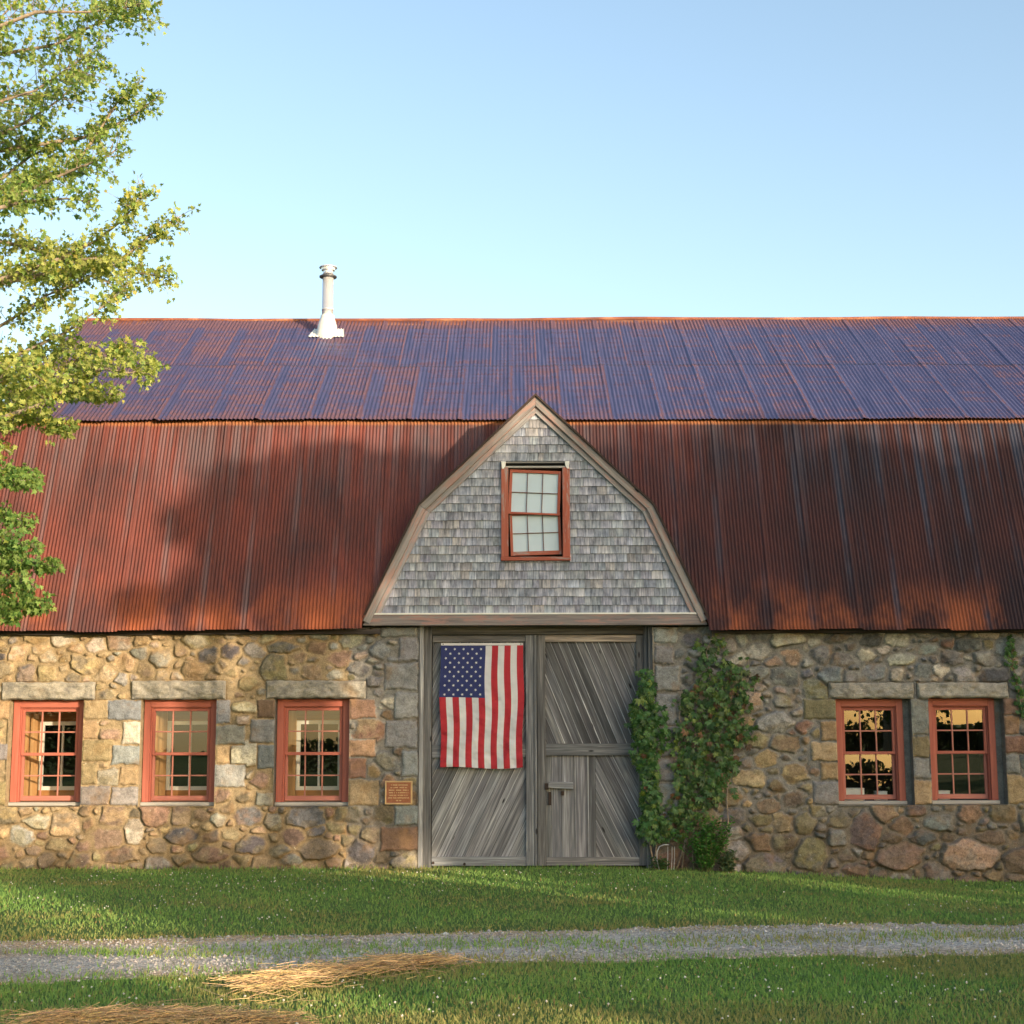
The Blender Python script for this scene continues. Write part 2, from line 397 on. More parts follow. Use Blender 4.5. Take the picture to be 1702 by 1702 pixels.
STEEL = mat_plain('stainless_steel', (0.84, 0.86, 0.90), 0.35, 0.6, var=0.05)
DSTEEL = mat_plain('dark_steel', (0.10, 0.105, 0.115), 0.5, 0.5)
IRON = mat_plain('rusty_iron', (0.05, 0.035, 0.03), 0.8, 0.3)
GLASS = mat_glass(); LAWN = mat_lawn(); GRAVEL = mat_gravel(); VCOL = mat_vcol('natural_colour'); PEBBLE = mat_vcol('pebble')
LEAF = mat_leaf('maple_leaf', trans=0.45); GLEAF = mat_leaf('creeper_leaf', 0.45, 0.2, 0.4); GRASSM = mat_leaf('grass_blade', 0.6, 0.3)
STRAW = mat_vcol('straw', 0.7); BARK = mat_plain('bark', (0.27, 0.22, 0.17), 0.95, var=0.4, sc=25)

# ------------------------------------------------------------------ ground
def gz(x, y):
    x = np.asarray(x, float); y = np.asarray(y, float)
    fall = -0.17*sstep(0.8, 6.0, x)*sstep(-7.0, -1.0, y)
    return fall + 0.05*(fbm(x*0.35+9, y*0.5+3, 5, 3)-0.5)*sstep(0.0, -2.0, y)*sstep(-16, -11, y)
PU = np.array([gnd(px, py)[:2] for px, py in [(-400, 1578), (0, 1569), (350, 1563), (850, 1549), (1300, 1541), (1702, 1536), (2100, 1532)]])
PL = np.array([gnd(px, py)[:2] for px, py in [(-400, 1652), (0, 1638), (430, 1616), (600, 1606), (850, 1600), (1280, 1592), (1702, 1585), (2100, 1580)]])
PC = np.array([gnd(px, py)[:2] for px, py in [(200, 1588), (450, 1583), (700, 1577), (1000, 1570), (1300, 1567), (1702, 1559), (2100, 1554)]])
def lane_u(x): return np.interp(x, PU[:, 0], PU[:, 1]) + 0.30*(fbm(x*1.6, x*0, 31)-0.5) + 0.12*(vnoise(x*9, x*0, 32)-0.5)
def lane_l(x): return np.interp(x, PL[:, 0], PL[:, 1]) + 0.20*(fbm(x*1.6, x*0, 33)-0.5) + 0.10*(vnoise(x*9, x*0, 34)-0.5)
def lane_c(x): return np.interp(x, PC[:, 0], PC[:, 1])
def strip_w(x): return 0.30*sstep(-4.5, -1.0, x)
def grid_faces(nx, ny):
    i = np.arange(nx-1)[None, :] + np.arange(ny-1)[:, None]*nx
    i = i.ravel(); return np.stack([i, i+1, i+1+nx, i+nx], 1)
def build_ground():
    xs = np.concatenate([[-2500, -800, -250, -90, -40, -22], np.arange(-14, 14.01, 0.15), [22, 40, 90, 250, 800, 2500]])
    ys = np.concatenate([[-2500, -800, -250, -90, -45, -28], np.arange(-20, 1.01, 0.12), [4, 9, 15, 40, 120, 500, 2500]])
    X, Y = np.meshgrid(xs, ys)
    V = np.stack([X, Y, gz(X, Y)], 2).reshape(-1, 3)
    tag(link('lawn', np_mesh('lawn', V, grid_faces(len(xs), len(ys)), smooth=True), LAWN), kind='structure')
    # gravel lane
    xs = np.arange(-14, 14.01, 0.06); nt = 40
    V = []; C = []
    for k in range(nt+1):
        t = k/nt; y = lane_u(xs)*(1-t)+lane_l(xs)*t
        e = np.minimum(t, 1-t)*2
        z = gz(xs, y)+0.012-0.02*(e < 0.02)+0.012*(fbm(xs*3, y*3, 3)-0.5)
        V.append(np.stack([xs, y, z], 1))
        d = fbm(xs*0.8, y*1.6, 77); ed = sstep(0.30, 0.0, min(t, 1-t)+0.0*d)
        warm = np.clip(ed*0.7+sstep(0.5, 0.7, d)*0.5+sstep(-1.0, -4.5, xs)*sstep(0.6, 0.1, t)*0.6, 0, 1)[:, None]
        C.append((1-warm)*np.array([1.0, 0.99, 0.98])+warm*np.array([1.05, 0.82, 0.58]))
    me = np_mesh('gravel_lane', np.concatenate(V), grid_faces(len(xs), nt+1), np.concatenate(C), smooth=True)
    tag(link('gravel_lane', me, GRAVEL), kind='structure')
build_ground()

def build_grass(n=330000):
    x = rng.uniform(-8.5, 8.5, n); y = -0.02 - rng.uniform(0, 1, n)*10.6
    near = rng.uniform(0, 1, n) < 0.35                       # more blades close to the camera
    y[near] = -6.8 - rng.uniform(0, 1, near.sum())*3.8
    lu, ll, lc, sw = lane_u(x), lane_l(x), lane_c(x), strip_w(x)
    inl = (y < lu-0.02) & (y > ll+0.02)
    edge = np.minimum(np.abs(y-lu), np.abs(y-ll))
    strip = np.exp(-((y-lc)/(sw+1e-3))**2)*(sw > 0.03)*sstep(0.30, 0.5, fbm(x*2.2, y*3, 61)+0.14)
    pk = np.where(inl, np.maximum(strip*0.95, 0.45*np.exp(-edge/0.16)), 1.0)
    bare = sstep(0.60, 0.72, fbm(x*0.9+4, y*1.5, 41))*sstep(0.9, 0.1, np.abs(y-lu))
    pk = pk*(1-0.75*bare)
    wallg = (y > -0.15)
    k = rng.uniform(0, 1, n) < pk
    x, y, inl, lu, strip = x[k], y[k], inl[k], lu[k], strip[k]; n = len(x)
    z = gz(x, y)+np.where(inl, 0.014, 0.0)
    clump = fbm(x*1.3, y*1.3, 91)
    h = rng.uniform(0.014, 0.034, n)*(0.55+0.9*clump)*np.where(inl, 1.15, 1.0)
    h = np.where(y > -0.16, h*1.6, h)
    w = rng.uniform(0.0035, 0.0075, n)
    a = rng.uniform(0, 2*np.pi, n); lean = rng.uniform(0.0, 0.9, n); la = rng.uniform(0, 2*np.pi, n)
    ca, sa = np.cos(a)*w, np.sin(a)*w
    V = np.empty((n, 3, 3))
    V[:, 0] = np.stack([x-ca, y-sa, z-0.004], 1); V[:, 1] = np.stack([x+ca, y+sa, z-0.004], 1)
    V[:, 2] = np.stack([x+np.cos(la)*lean*h, y+np.sin(la)*lean*h, z+h], 1)
    g0 = np.array([0.135, 0.28, 0.065]); g1 = np.array([0.26, 0.39, 0.10]); dry = np.array([0.36, 0.24, 0.11])
    t = np.clip(0.5+1.2*(fbm(x*0.6+2, y*0.9, 12)-0.5)+rng.normal(0, 0.25, n), 0, 1)[:, None]
    C = g0*(1-t)+g1*t
    dr = sstep(0.48, 0.70, fbm(x*0.7+7, y*1.1, 19)+rng.normal(0, 0.10, n))*0.55
    dr = np.maximum(dr, 0.95*np.exp(-np.abs(y-lu-0.08)/0.30)*sstep(0.25, 0.52, fbm(x*0.8+1, y*0.8, 23)+rng.normal(0, 0.12, n)))
    dr = np.maximum(dr, (rng.uniform(0, 1, n) < 0.05)*0.9)[:, None]
    C = C*(1-dr)+dry*dr
    C = np.repeat(C, 3, 0)
    me = np_mesh('grass', V.reshape(-1, 3), np.arange(3*n).reshape(-1, 3), C)
    tag(link('grass', me, GRASSM), kind='stuff')
build_grass()

def scatter_balls(name, P, S, C, mat, squash=0.8):
    o = np.array([[1, 0, 0], [0, 1, 0], [-1, 0, 0], [0, -1, 0], [0, 0, 1], [0, 0, -1]], float)
    f = np.array([[0, 1, 4], [1, 2, 4], [2, 3, 4], [3, 0, 4], [1, 0, 5], [2, 1, 5], [3, 2, 5], [0, 3, 5]])
    n = len(P)
    V = o[None]*S[:, None, None]*rng.uniform(0.65, 1.25, (n, 6, 1)); V[:, :, 2] *= squash
    an = rng.uniform(0, 6.28, n); c, s = np.cos(an)[:, None], np.sin(an)[:, None]
    V = np.stack([V[:, :, 0]*c-V[:, :, 1]*s, V[:, :, 0]*s+V[:, :, 1]*c, V[:, :, 2]], 2)+P[:, None]
    Fc = (f[None]+np.arange(n)[:, None, None]*6).reshape(-1, 3)
    me = np_mesh(name, V.reshape(-1, 3), Fc, np.repeat(C, 6, 0))
    return tag(link(name, me, mat), kind='stuff')
def build_small_ground():
    n = 16000
    x = rng.uniform(-7, 8, n); t = rng.uniform(0.0, 1.0, n); y = lane_u(x)*(1-t)+lane_l(x)*t
    k = np.abs(y-lane_c(x)) > strip_w(x)*0.8*rng.uniform(0, 1, n); x, y = x[k], y[k]; n = len(x)
    s = rng.gamma(3, 0.0021, n)+0.002
    v = rng.uniform(0.25, 0.55, n)[:, None]; C = v*np.array([1.0, 0.93, 0.85])+rng.normal(0, 0.012, (n, 3))
    scatter_balls('gravel_stones', np.stack([x, y, gz(x, y)+0.014], 1), s, np.clip(C, 0.03, 0.75), PEBBLE, 0.7)
    # white clover heads
    n = 1900
    x = rng.uniform(-6.5, 7, n); y = rng.uniform(-10, -0.6, n)
    d = fbm(x*0.5+30, y*0.8, 51)+0.18*sstep(0, 5, x)*sstep(-6.5, -8, y)
    k = (rng.uniform(0, 1, n) < sstep(0.42, 0.72, d)) & ((y > lane_u(x)+0.15) | (y < lane_l(x)-0.1))
    x, y = x[k], y[k]; n = len(x)
    s = rng.uniform(0.005, 0.010, n)
    C = np.array([0.62, 0.6, 0.52])*rng.uniform(0.75, 1.1, n)[:, None]
    scatter_balls('clover_flowers', np.stack([x, y, gz(x, y)+rng.uniform(0.030, 0.06, n)], 1), s, C, PEBBLE, 0.9)
build_small_ground()

def straw_pile(name, spine, width, n, label, hgt=0.07):
    """spine: ground points with half-widths"""
    sp = np.array([gnd(px, py)[:2] for px, py, w in spine]); ws = np.array([w for *_, w in spine])
    t = rng.uniform(0, len(sp)-1, n); i = np.minimum(t.astype(int), len(sp)-2); f = (t-i)[:, None]
    P = sp[i]*(1-f)+sp[i+1]*f; W = ws[i]*(1-f[:, 0])+ws[i+1]*f[:, 0]
    off = rng.standard_t(2.2, n)*0.33*W; off = np.clip(off, -3.0*W, 3.0*W); P = P+np.stack([rng.normal(0, 0.12, n), off], 1)
    core = np.exp(-(off/(W+1e-6))**2*1.5)
    lo = rng.uniform(0.05, 0.26, n); a = rng.normal(0.12, 1.0, n); el = rng.normal(0.03, 0.13, n)*(1+1.0*(rng.uniform(0, 1, n) < 0.05))
    d = np.stack([np.cos(a)*np.cos(el), np.sin(a)*np.cos(el), np.sin(el)], 1)
    z = gz(P[:, 0], P[:, 1])+0.035+rng.uniform(0, 1, n)*hgt*core
    Cn = np.stack([P[:, 0], P[:, 1], z], 1)
    A = Cn-d*lo[:, None]/2; B = Cn+d*lo[:, None]/2
    A[:, 2] = np.maximum(A[:, 2], gz(A[:, 0], A[:, 1])+0.012); B[:, 2] = np.maximum(B[:, 2], gz(B[:, 0], B[:, 1])+0.012)
    r = rng.uniform(0.0008, 0.0018, n)[:, None]
    sd1 = np.stack([-np.sin(a), np.cos(a), np.zeros(n)], 1)*r; u1 = np.array([0, 0, 1.0])*r
    V = np.stack([A+sd1, A-sd1*0.5+u1, A-sd1*0.5-u1, B+sd1, B-sd1*0.5+u1, B-sd1*0.5-u1], 1)
    f6 = np.array([[0, 1, 4, 3], [1, 2, 5, 4], [2, 0, 3, 5]])
    Fc = (f6[None]+np.arange(n)[:, None, None]*6).reshape(-1, 4)
    C = np.array([0.58, 0.40, 0.21])*rng.uniform(0.5, 1.3, n)[:, None]*np.array([1, 1, 1])+rng.normal(0, 0.02, (n, 3))
    me = np_mesh(name, V.reshape(-1, 3), Fc, np.repeat(np.clip(C, 0.02, 0.9), 6, 0))
    tag(link(name, me, STRAW), label, 'straw')
straw_pile('straw_heap', [(415, 1648, 0.16), (465, 1640, 0.30), (530, 1629, 0.24), (600, 1619, 0.15), (680, 1611, 0.14), (738, 1609, 0.08)], 0, 1500,
           'long loose heap of golden straw at the edge of the gravel lane')
straw_pile('straw_heap', [(70, 1712, 0.06), (160, 1706, 0.16), (260, 1704, 0.20), (370, 1707, 0.16), (470, 1714, 0.07)], 0, 1700,
           'golden straw heap lying nearest the camera in the front grass', 0.07)

# ------------------------------------------------------------------ barn
barn = empty('stone_barn', (0, 0, 0), 'long fieldstone barn with rusty corrugated gambrel roof and shingled gable over grey doors', 'barn')
XL, XR = -6.35, 9.6
E0 = np.array([-0.25, 2.72]); SL = R(68); SU = R(32)
LV = 2.884; BRK = E0+LV*np.array([math.cos(SL), math.sin(SL)])
UV = 4.33; RDG = BRK+UV*np.array([math.cos(SU), math.sin(SU)])
RY = RDG[0]; BY = 2*RY

# openings (world rects) : windows and door
WIN = [(22, 1164, 138, 1333), (240, 1163, 357, 1333), (461, 1162, 579, 1333), (1387, 1162, 1507, 1331), (1540, 1161, 1661, 1330)]
WR = []
for i, (a, b, c, d) in enumerate(WIN):
    x0, z1 = xz((a), b, 0.07); x1, z0 = xz(c, d, 0.07)
    if i == 0: x1 = xz(137, 1300, 0.07)[0]; x0 = xz(19, 1240, 0.07)[0]
    WR.append((x0, z0, x1, z1))
DX0, DZ1 = xz(697, 1040, 0.0); DX1 = xz(1086, 1200, 0.0)[0]
OPEN = [(x0-0.01, z0-0.045, x1+(0.01 if x0 < 0 else 0.07), z1+0.005) for x0, z0, x1, z1 in WR] + [(DX0, -1.0, DX1, 3.2)]

def rectpx(a, b, c, d):
    x0, z1 = xz(a, b, 0); x1, z0 = xz(c, d, 0); return (x0, z0, x1, z1)
BLOCKS = []   # squared blocks: rect + colour index
for a in [(632, 1042, 696, 1059), (662, 1060, 696, 1100), (638, 1101, 696, 1147), (655, 1149, 696, 1195), (640, 1196, 696, 1244), (668, 1246, 696, 1291), (655, 1338, 696, 1372), (631, 1373, 696, 1415)]:
    BLOCKS.append((rectpx(*a), 'blue' if a[1] < 1360 else 'rust'))
for a in [(1086, 1042, 1127, 1070), (1086, 1072, 1121, 1105), (1086, 1106, 1131, 1150), (1086, 1152, 1126, 1205), (1086, 1207, 1131, 1258), (1086, 1260, 1124, 1300), (1086, 1302, 1130, 1345), (1086, 1347, 1122, 1400)]:
    BLOCKS.append((rectpx(*a), 'blue'))
def quoin(xedge, side, ztop, zbot, wide0, kind):
    z = ztop; k = wide0
    while z > zbot+0.05:
        h = random.uniform(0.20, 0.30); w = random.uniform(0.28, 0.40) if k % 2 else random.uniform(0.16, 0.24)
        if z-h < zbot+0.12: h = z-zbot
        x0, x1 = (xedge-w, xedge) if side < 0 else (xedge, xedge+w)
        c = random.choice(kind)
        if random.random() < 0.82: BLOCKS.append(((x0, z-h, x1, z), c))
        z -= h; k += 1
for i, (x0, z0, x1, z1) in enumerate(OPEN[:5]):
    kind = ['tan', 'tan', 'granite', 'grey'] if i == 0 else (['tan', 'granite', 'blue', 'grey'] if i == 1 else ['granite', 'blue', 'grey', 'rust'])
    if i < 4: quoin(x0, -1, z1, z0, i, kind if i < 3 else ['tan', 'grey', 'olive'])
    if i != 3: quoin(x1, 1, z1, z0, i+1, (['rust', 'rust', 'tan'] if i == 2 else kind) if i < 3 else ['tan', 'rust', 'grey'])
m0 = OPEN[3][2]; m1 = OPEN[4][0]
zz = OPEN[3][3]
for h, cc in [(0.42, 'grey'), (0.26, 'olive'), (0.24, 'grey'), (0.3, 'tan')]:
    BLOCKS.append(((m0, max(zz-h, OPEN[3][1]), m1, zz), cc)); zz -= h
LINT = [(5, 1134, 158, 1163), (220, 1132, 375, 1162), (443, 1132, 608, 1161), (1376, 1135, 1518, 1161), (1523, 1135, 1675, 1160)]
LR = [rectpx(*a) for a in LINT]

PAL = {'tan': (0.31, 0.235, 0.14), 'grey': (0.235, 0.23, 0.215), 'pink': (0.28, 0.205, 0.15), 'dark': (0.10, 0.10, 0.105),
       'granite': (0.39, 0.36, 0.30), 'rust': (0.20, 0.132, 0.095), 'blue': (0.20, 0.21, 0.215), 'olive': (0.19, 0.165, 0.10), 'brown': (0.145, 0.112, 0.085)}
def stone_kind(x, z):
    r = random.random()
    low = z < 0.75+0.25*math.sin(x*1.3)
    if x < -1.9:
        if low: w = dict(brown=4, rust=3, tan=3, olive=2, pink=2, grey=2, dark=1)
        elif x > -3.0: w = dict(grey=3, tan=2, rust=2, pink=2, dark=2, olive=2, blue=1, granite=1)
        else: w = dict(tan=6, pink=3, granite=2, grey=3, olive=1, dark=1)
    else:
        if low: w = dict(brown=5, olive=4, rust=2, grey=3, dark=2)
        elif z > 1.75: w = dict(grey=5, dark=3, granite=2, blue=3, olive=1, brown=1, pink=1)
        else: w = dict(olive=3, brown=4, grey=3, tan=2, rust=2, dark=1)
    ks = list(w); return random.choices(ks, [w[k] for k in ks])[0]

def build_stone_wall():
    Z0, Z1 = -0.55, 2.74
    st = 0.0085
    xs = np.concatenate([np.arange(XL, 6.6, st), np.arange(6.6, XR+0.001, 0.04)])
    zs = np.arange(Z0, Z1, st)
    # snap grid lines onto the opening edges
    for x0, z0, x1, z1 in OPEN:
        for e in (x0, x1): xs[np.argmin(abs(xs-e))] = e
        for e in (z0, z1):
            if Z0 < e < Z1: zs[np.argmin(abs(zs-e))] = e
    # --- scatter stones, large ones first
    rects = [b[0] for b in BLOCKS]+LR+OPEN
    S = []   # x,z,rx,rz,ang,kind
    hand = [(1347, 1421, 30, 27, 'olive'), (1437, 1382, 27, 31, 'rust'), (1610, 1421, 48, 26, 'pink'), (1692, 1430, 27, 22, 'rust'), (1496, 1424, 40, 20, 'brown'),
            (1380, 1123, 21, 14, 'blue'), (1310, 1060, 28, 15, 'granite'), (1392, 1062, 24, 8, 'brown'), (1446, 1064, 17, 11, 'dark'), (1437, 1088, 20, 12, 'granite'),
            (1580, 1094, 20, 13, 'dark'), (1608, 1072, 24, 11, 'dark'), (1575, 1069, 12, 10, 'rust'), (1655, 1122, 26, 12, 'dark'), (1400, 1097, 20, 11, 'grey'),
            (455, 1110, 24, 21, 'olive'), (269, 1094, 20, 17, 'grey'), (346, 1089, 17, 13, 'dark'), (160, 1072, 16, 12, 'granite'), (200, 1065, 22, 17, 'pink'),
            (222, 1385, 17, 22, 'granite'), (110, 1370, 26, 21, 'tan'), (180, 1395, 28, 18, 'pink'), (65, 1366, 24, 14, 'granite'), (38, 1390, 22, 18, 'grey'),
            (200, 1420, 30, 15, 'brown'), (350, 1420, 26, 15, 'rust'), (530, 1410, 34, 16, 'brown'), (365, 1362, 14, 10, 'granite'), (43, 1118, 16, 13, 'dark'), (78, 1117, 18, 13, 'tan'),
            (405, 1100, 14, 9, 'grey'), (470, 1076, 30, 9, 'dark'), (565, 1095, 20, 14, 'rust'), (1560, 1370, 28, 15, 'grey'), (1500, 1372, 20, 12, 'rust'), (1262, 1362, 18, 9, 'olive'),
            (1302, 1367, 16, 15, 'tan'), (1336, 1368, 20, 18, 'olive'), (1395, 1362, 20, 14, 'olive'), (1390, 1390, 16, 14, 'grey'), (1538, 1390, 20, 13, 'dark'), (1645, 1395, 26, 14, 'brown')]
    for px, py, rx, ry, k in hand:
        x, z = xz(px, py, 0); S.append((x, z, rx/142, ry/142, random.uniform(-0.1, 0.1), k))
    def free(x, z, rx, rz):
        for a, b, c, d in rects:
            if a-rx*0.75 < x < c+rx*0.75 and b-rz*0.75 < z < d+rz*0.75: return False
        for s in S:
            dx = (x-s[0])/(rx+s[2]); dz = (z-s[1])/(rz+s[3])
            if dx*dx+dz*dz < 0.84: return False
        return True
    for size, tries in [(0.165, 350), (0.13, 1800), (0.105, 4000), (0.082, 7000), (0.06, 11000), (0.042, 13000)]:
        for _ in range(tries):
            x = random.uniform(XL-0.1, XR+0.1); z = random.uniform(-0.5, 2.8)
            if size > 0.16 and z > 0.6 and random.random() < 0.75: continue
            s = size*random.uniform(0.85, 1.15); asp = random.uniform(1.0, 1.75)
            rx, rz = s*math.sqrt(asp), s/math.sqrt(asp)*0.95
            if free(x, z, rx, rz): S.append((x, z, rx, rz, random.uniform(-0.3, 0.3), stone_kind(x, z)))
    S_ = np.array([list(s[:5])+[random.uniform(1.7, 3.2)] for s in S])
    nS = len(S)
    def jit(c, z):
        v = random.uniform(0.88, 1.42); return [max(0.03, a*v*random.uniform(0.94, 1.06)) for a in c]
    SC = np.array([jit(PAL[s[5]], s[1]) for s in S]); SH = np.array([random.uniform(0.016, 0.055) for _ in S]); ST = rng.normal(0, 0.12, (nS, 2))
    SC2 = np.array([jit(PAL[stone_kind(s[0], s[1])], s[1]) for s in S])*0.55+SC*0.45; FA = rng.uniform(0, 6.28, (nS, 3)); FD = rng.uniform(0.15, 0.75, (nS, 3))
    big = S_[:, 2]*S_[:, 3] > 0.028; SH[big] += 0.02
    # --- sample
    X, Z = np.meshgrid(xs, zs)
    sh = X.shape; X = X.ravel(); Z = Z.ravel()
    wx = X+0.040*(fbm(X*8, Z*8, 3, 3)-0.5)+0.012*(vnoise(X*40, Z*40, 8)-0.5); wz = Z+0.040*(fbm(X*8+50, Z*8, 4, 3)-0.5)+0.012*(vnoise(X*40, Z*40, 9)-0.5)
    H = np.zeros(len(X)); C = np.zeros((len(X), 3))
    mort = np.where((X < -1.9)[:, None], np.array([0.32, 0.25, 0.155]), np.array([0.205, 0.20, 0.185]))
    lowm = sstep(0.9, 0.2, Z)[:, None]
    mort = mort*(1-0.55*lowm)+np.array([0.15, 0.105, 0.06])*0.55*lowm
    mort = mort*(0.72+0.5*fbm(X*5, Z*5, 66)+0.16*(vnoise(X*80, Z*80, 67)-0.5))[:, None]
    tx = np.floor((X-XL)/0.4).astype(int); tz = np.floor((Z-Z0)/0.4).astype(int)
    tid = tx*100+tz; order = np.argsort(tid, kind='stable'); ids, starts = np.unique(tid[order], return_index=True)
    starts = list(starts)+[len(order)]
    for q, t in enumerate(ids):
        idx = order[starts[q]:starts[q+1]]
        cx = XL+(t//100+0.5)*0.4; cz = Z0+(t % 100+0.5)*0.4
        near = np.where((abs(S_[:, 0]-cx) < 0.85) & (abs(S_[:, 1]-cz) < 0.75))[0]
        if len(near) < 3: continue
        s = S_[near]
        dx = wx[idx][:, None]-s[:, 0]; dz = wz[idx][:, None]-s[:, 1]
        ca, sa = np.cos(s[:, 4]), np.sin(s[:, 4])
        a = np.abs((dx*ca+dz*sa)/s[:, 2]); b = np.abs((-dx*sa+dz*ca)/s[:, 3])
        pw = s[:, 5] ; d = (a**pw+b**pw)**(1/pw)
        j = np.argmin(d, 1); r = np.arange(len(idx)); d1 = d[r, j]
        ss = np.sqrt(s[:, 2]*s[:, 3]); D = (d-1)*ss
        j = np.argmin(D, 1); d1 = d[r, j]; D1 = D[r, j].copy(); D[r, j] = 9
        k = 110.0
        D2 = -np.log(np.exp(-k*np.clip(D, -0.2, 2)).sum(1)+1e-90)/k
        size = ss[j]
        e = (D2-D1)*0.55
        e = np.minimum(e, (1.48-d1)*size*0.85)
        gj = near[j]
        m0_ = 0.005+0.022*vnoise(X[idx]*4, Z[idx]*4, 71)**2+0.006*(vnoise(X[idx]*25, Z[idx]*25, 72)-0.5)
        w = np.minimum(0.030, size*0.4)
        tt = np.clip((e-m0_)/w, 0, 1); dome = np.sqrt(1-(1-tt)**2.0)
        loc = (dx[r, j]*ST[gj, 0]+dz[r, j]*ST[gj, 1])
        ux_ = dx[r, j]/s[j, 2]; uz_ = dz[r, j]/s[j, 3]
        face = np.ones(len(idx))
        for q_ in range(3):      # broken faces: three planes cut each stone
            face = np.minimum(face, 1-1.1*np.maximum(0, ux_*np.cos(FA[gj, q_])+uz_*np.sin(FA[gj, q_])-FD[gj, q_]))
        face = np.clip(face, 0.25, 1)
        hh = SH[gj]*dome*face+dome*np.clip(loc, -0.02, 0.02)+dome*0.022*(fbm(X[idx]*12+gj*3.1, Z[idx]*14, 15, 4)-0.5)
        smear = sstep(0.25, 0.62, fbm(X[idx]*7, Z[idx]*7, 23)+0.25*vnoise(X[idx]*50, Z[idx]*50, 24)-0.12)
        f = (sstep(-0.003, 0.006+0.035*smear, e-m0_))[:, None]
        H[idx] = hh+0.008
        k2 = sstep(0.38, 0.62, fbm(X[idx]*8+gj*1.7, Z[idx]*10+gj, 19, 4))[:, None]
        cs = SC[gj]*(1-k2)+SC2[gj]*k2
        cs = cs*(0.82+0.36*vnoise(X[idx]*70, Z[idx]*70, 43))[:, None]
        C[idx] = cs*f+mort[idx]*(1-f)
    H += 0.012*(fbm(X*12, Z*12, 29)-0.3)*sstep(0.03, 0.0, H)
    # squared blocks
    for (x0, z0, x1, z1), kd in BLOCKS:
        k = np.where((X > x0-0.02) & (X < x1+0.02) & (Z > z0-0.02) & (Z < z1+0.02))[0]
        n_ = 0.022*(fbm(X[k]*7, Z[k]*7, 37)-0.5)
        e = np.minimum(np.minimum(wx[k]-x0, x1-wx[k]), np.minimum(wz[k]-z0, z1-wz[k]))
        for xe in [o[0] for o in OPEN]+[o[2] for o in OPEN]:     # no joint along an opening
            if abs(x1-xe) < 1e-4: e = np.minimum(np.minimum(wx[k]-x0, 9), np.minimum(wz[k]-z0, z1-wz[k]))
            if abs(x0-xe) < 1e-4: e = np.minimum(np.minimum(x1-wx[k], 9), np.minimum(wz[k]-z0, z1-wz[k]))
        c = np.array(jit(PAL[kd], 0))
        jn = 0.012*vnoise(X[k]*6, Z[k]*6, 53); f = sstep(0.001+jn, 0.010+jn, e)
        inside = (X[k] >= x0-0.002) & (X[k] <= x1+0.002) & (Z[k] >= z0) & (Z[k] <= z1)
        hb = 0.010+0.028*np.sqrt(1-(1-np.clip((e-0.003-jn)/0.03, 0, 1))**2)+n_*1.6
        H[k] = np.where(inside, hb, H[k]); C[k] = np.where(inside[:, None], c*f[:, None]+mort[k]*(1-f[:, None]), C[k])
    for x0, z0, x1, z1 in OPEN:
        k = (X > x0-0.012) & (X < x1+0.012) & (Z > z0-0.012) & (Z < z1+0.012)
        H[k] = 0.03
    x0, z0, x1, z1 = rectpx(638, 1296, 687, 1339); k = (X > x0) & (X < x1) & (Z > z0) & (Z < z1); H[k] = np.minimum(H[k], 0.03)
    lin = np.zeros(len(X), bool)
    for x0, z0, x1, z1 in LR:
        k = (X > x0-0.01) & (X < x1+0.01) & (Z > z0-0.005) & (Z < z1+0.01); H[k] = 0.0
    V = np.stack([X, -H, Z], 1)
    Fc = grid_faces(sh[1], sh[0])
    ctr = V[Fc].mean(1)
    keep = np.ones(len(Fc), bool)
    for x0, z0, x1, z1 in OPEN:
        keep &= ~((ctr[:, 0] > x0) & (ctr[:, 0] < x1) & (ctr[:, 2] > z0) & (ctr[:, 2] < z1))
    Fc = Fc[keep]
    # reveals of the openings, in the same stone
    ex_v = []; ex_f = []; ex_c = []; nb = len(V)
    def quad(a, b, c, d, cc):
        base = nb+len(ex_v); ex_v.extend([a, b, c, d]); ex_f.append([base, base+1, base+2, base+3]); ex_c.extend([cc]*4)
    for i, (x0, z0, x1, z1) in enumerate(OPEN):
        cc = (0.32, 0.26, 0.17) if x0 < -3 else (0.17, 0.17, 0.16); y0, y1 = -0.03, 0.5
        z1r = min(z1, Z1)
        quad((x0, y0, z0), (x0, y1, z0), (x0, y1, z1r), (x0, y0, z1r), cc)
        quad((x1, y1, z0), (x1, y0, z0), (x1, y0, z1r), (x1, y1, z1r), cc)
        if i < 5:
            quad((x0, y0, z0), (x1, y0, z0), (x1, y1, z0), (x0, y1, z0), cc)
            quad((x0, y1, z1), (x1, y1, z1), (x1, y0, z1), (x0, y0, z1), cc)
            quad((x0, 0.11, z0), (WR[i][0]+0.02, 0.11, z0), (WR[i][0]+0.02, 0.11, z1), (x0, 0.11, z1), cc)
            quad((WR[i][2]-0.02, 0.11, z0), (x1, 0.11, z0), (x1, 0.11, z1), (WR[i][2]-0.02, 0.11, z1), cc)
    V = np.concatenate([V, np.array(ex_v)]); Fc = np.concatenate([Fc, np.array(ex_f)]); C = np.concatenate([C, np.array(ex_c)])
    me = np_mesh('wall', V, Fc, C, smooth=True)
    nf = len(Fc); sm = np.ones(nf, bool); sm[-len(ex_f):] = False
    me.polygons.foreach_set('use_smooth', sm)
    o = link('front_wall', me, STONE, barn)
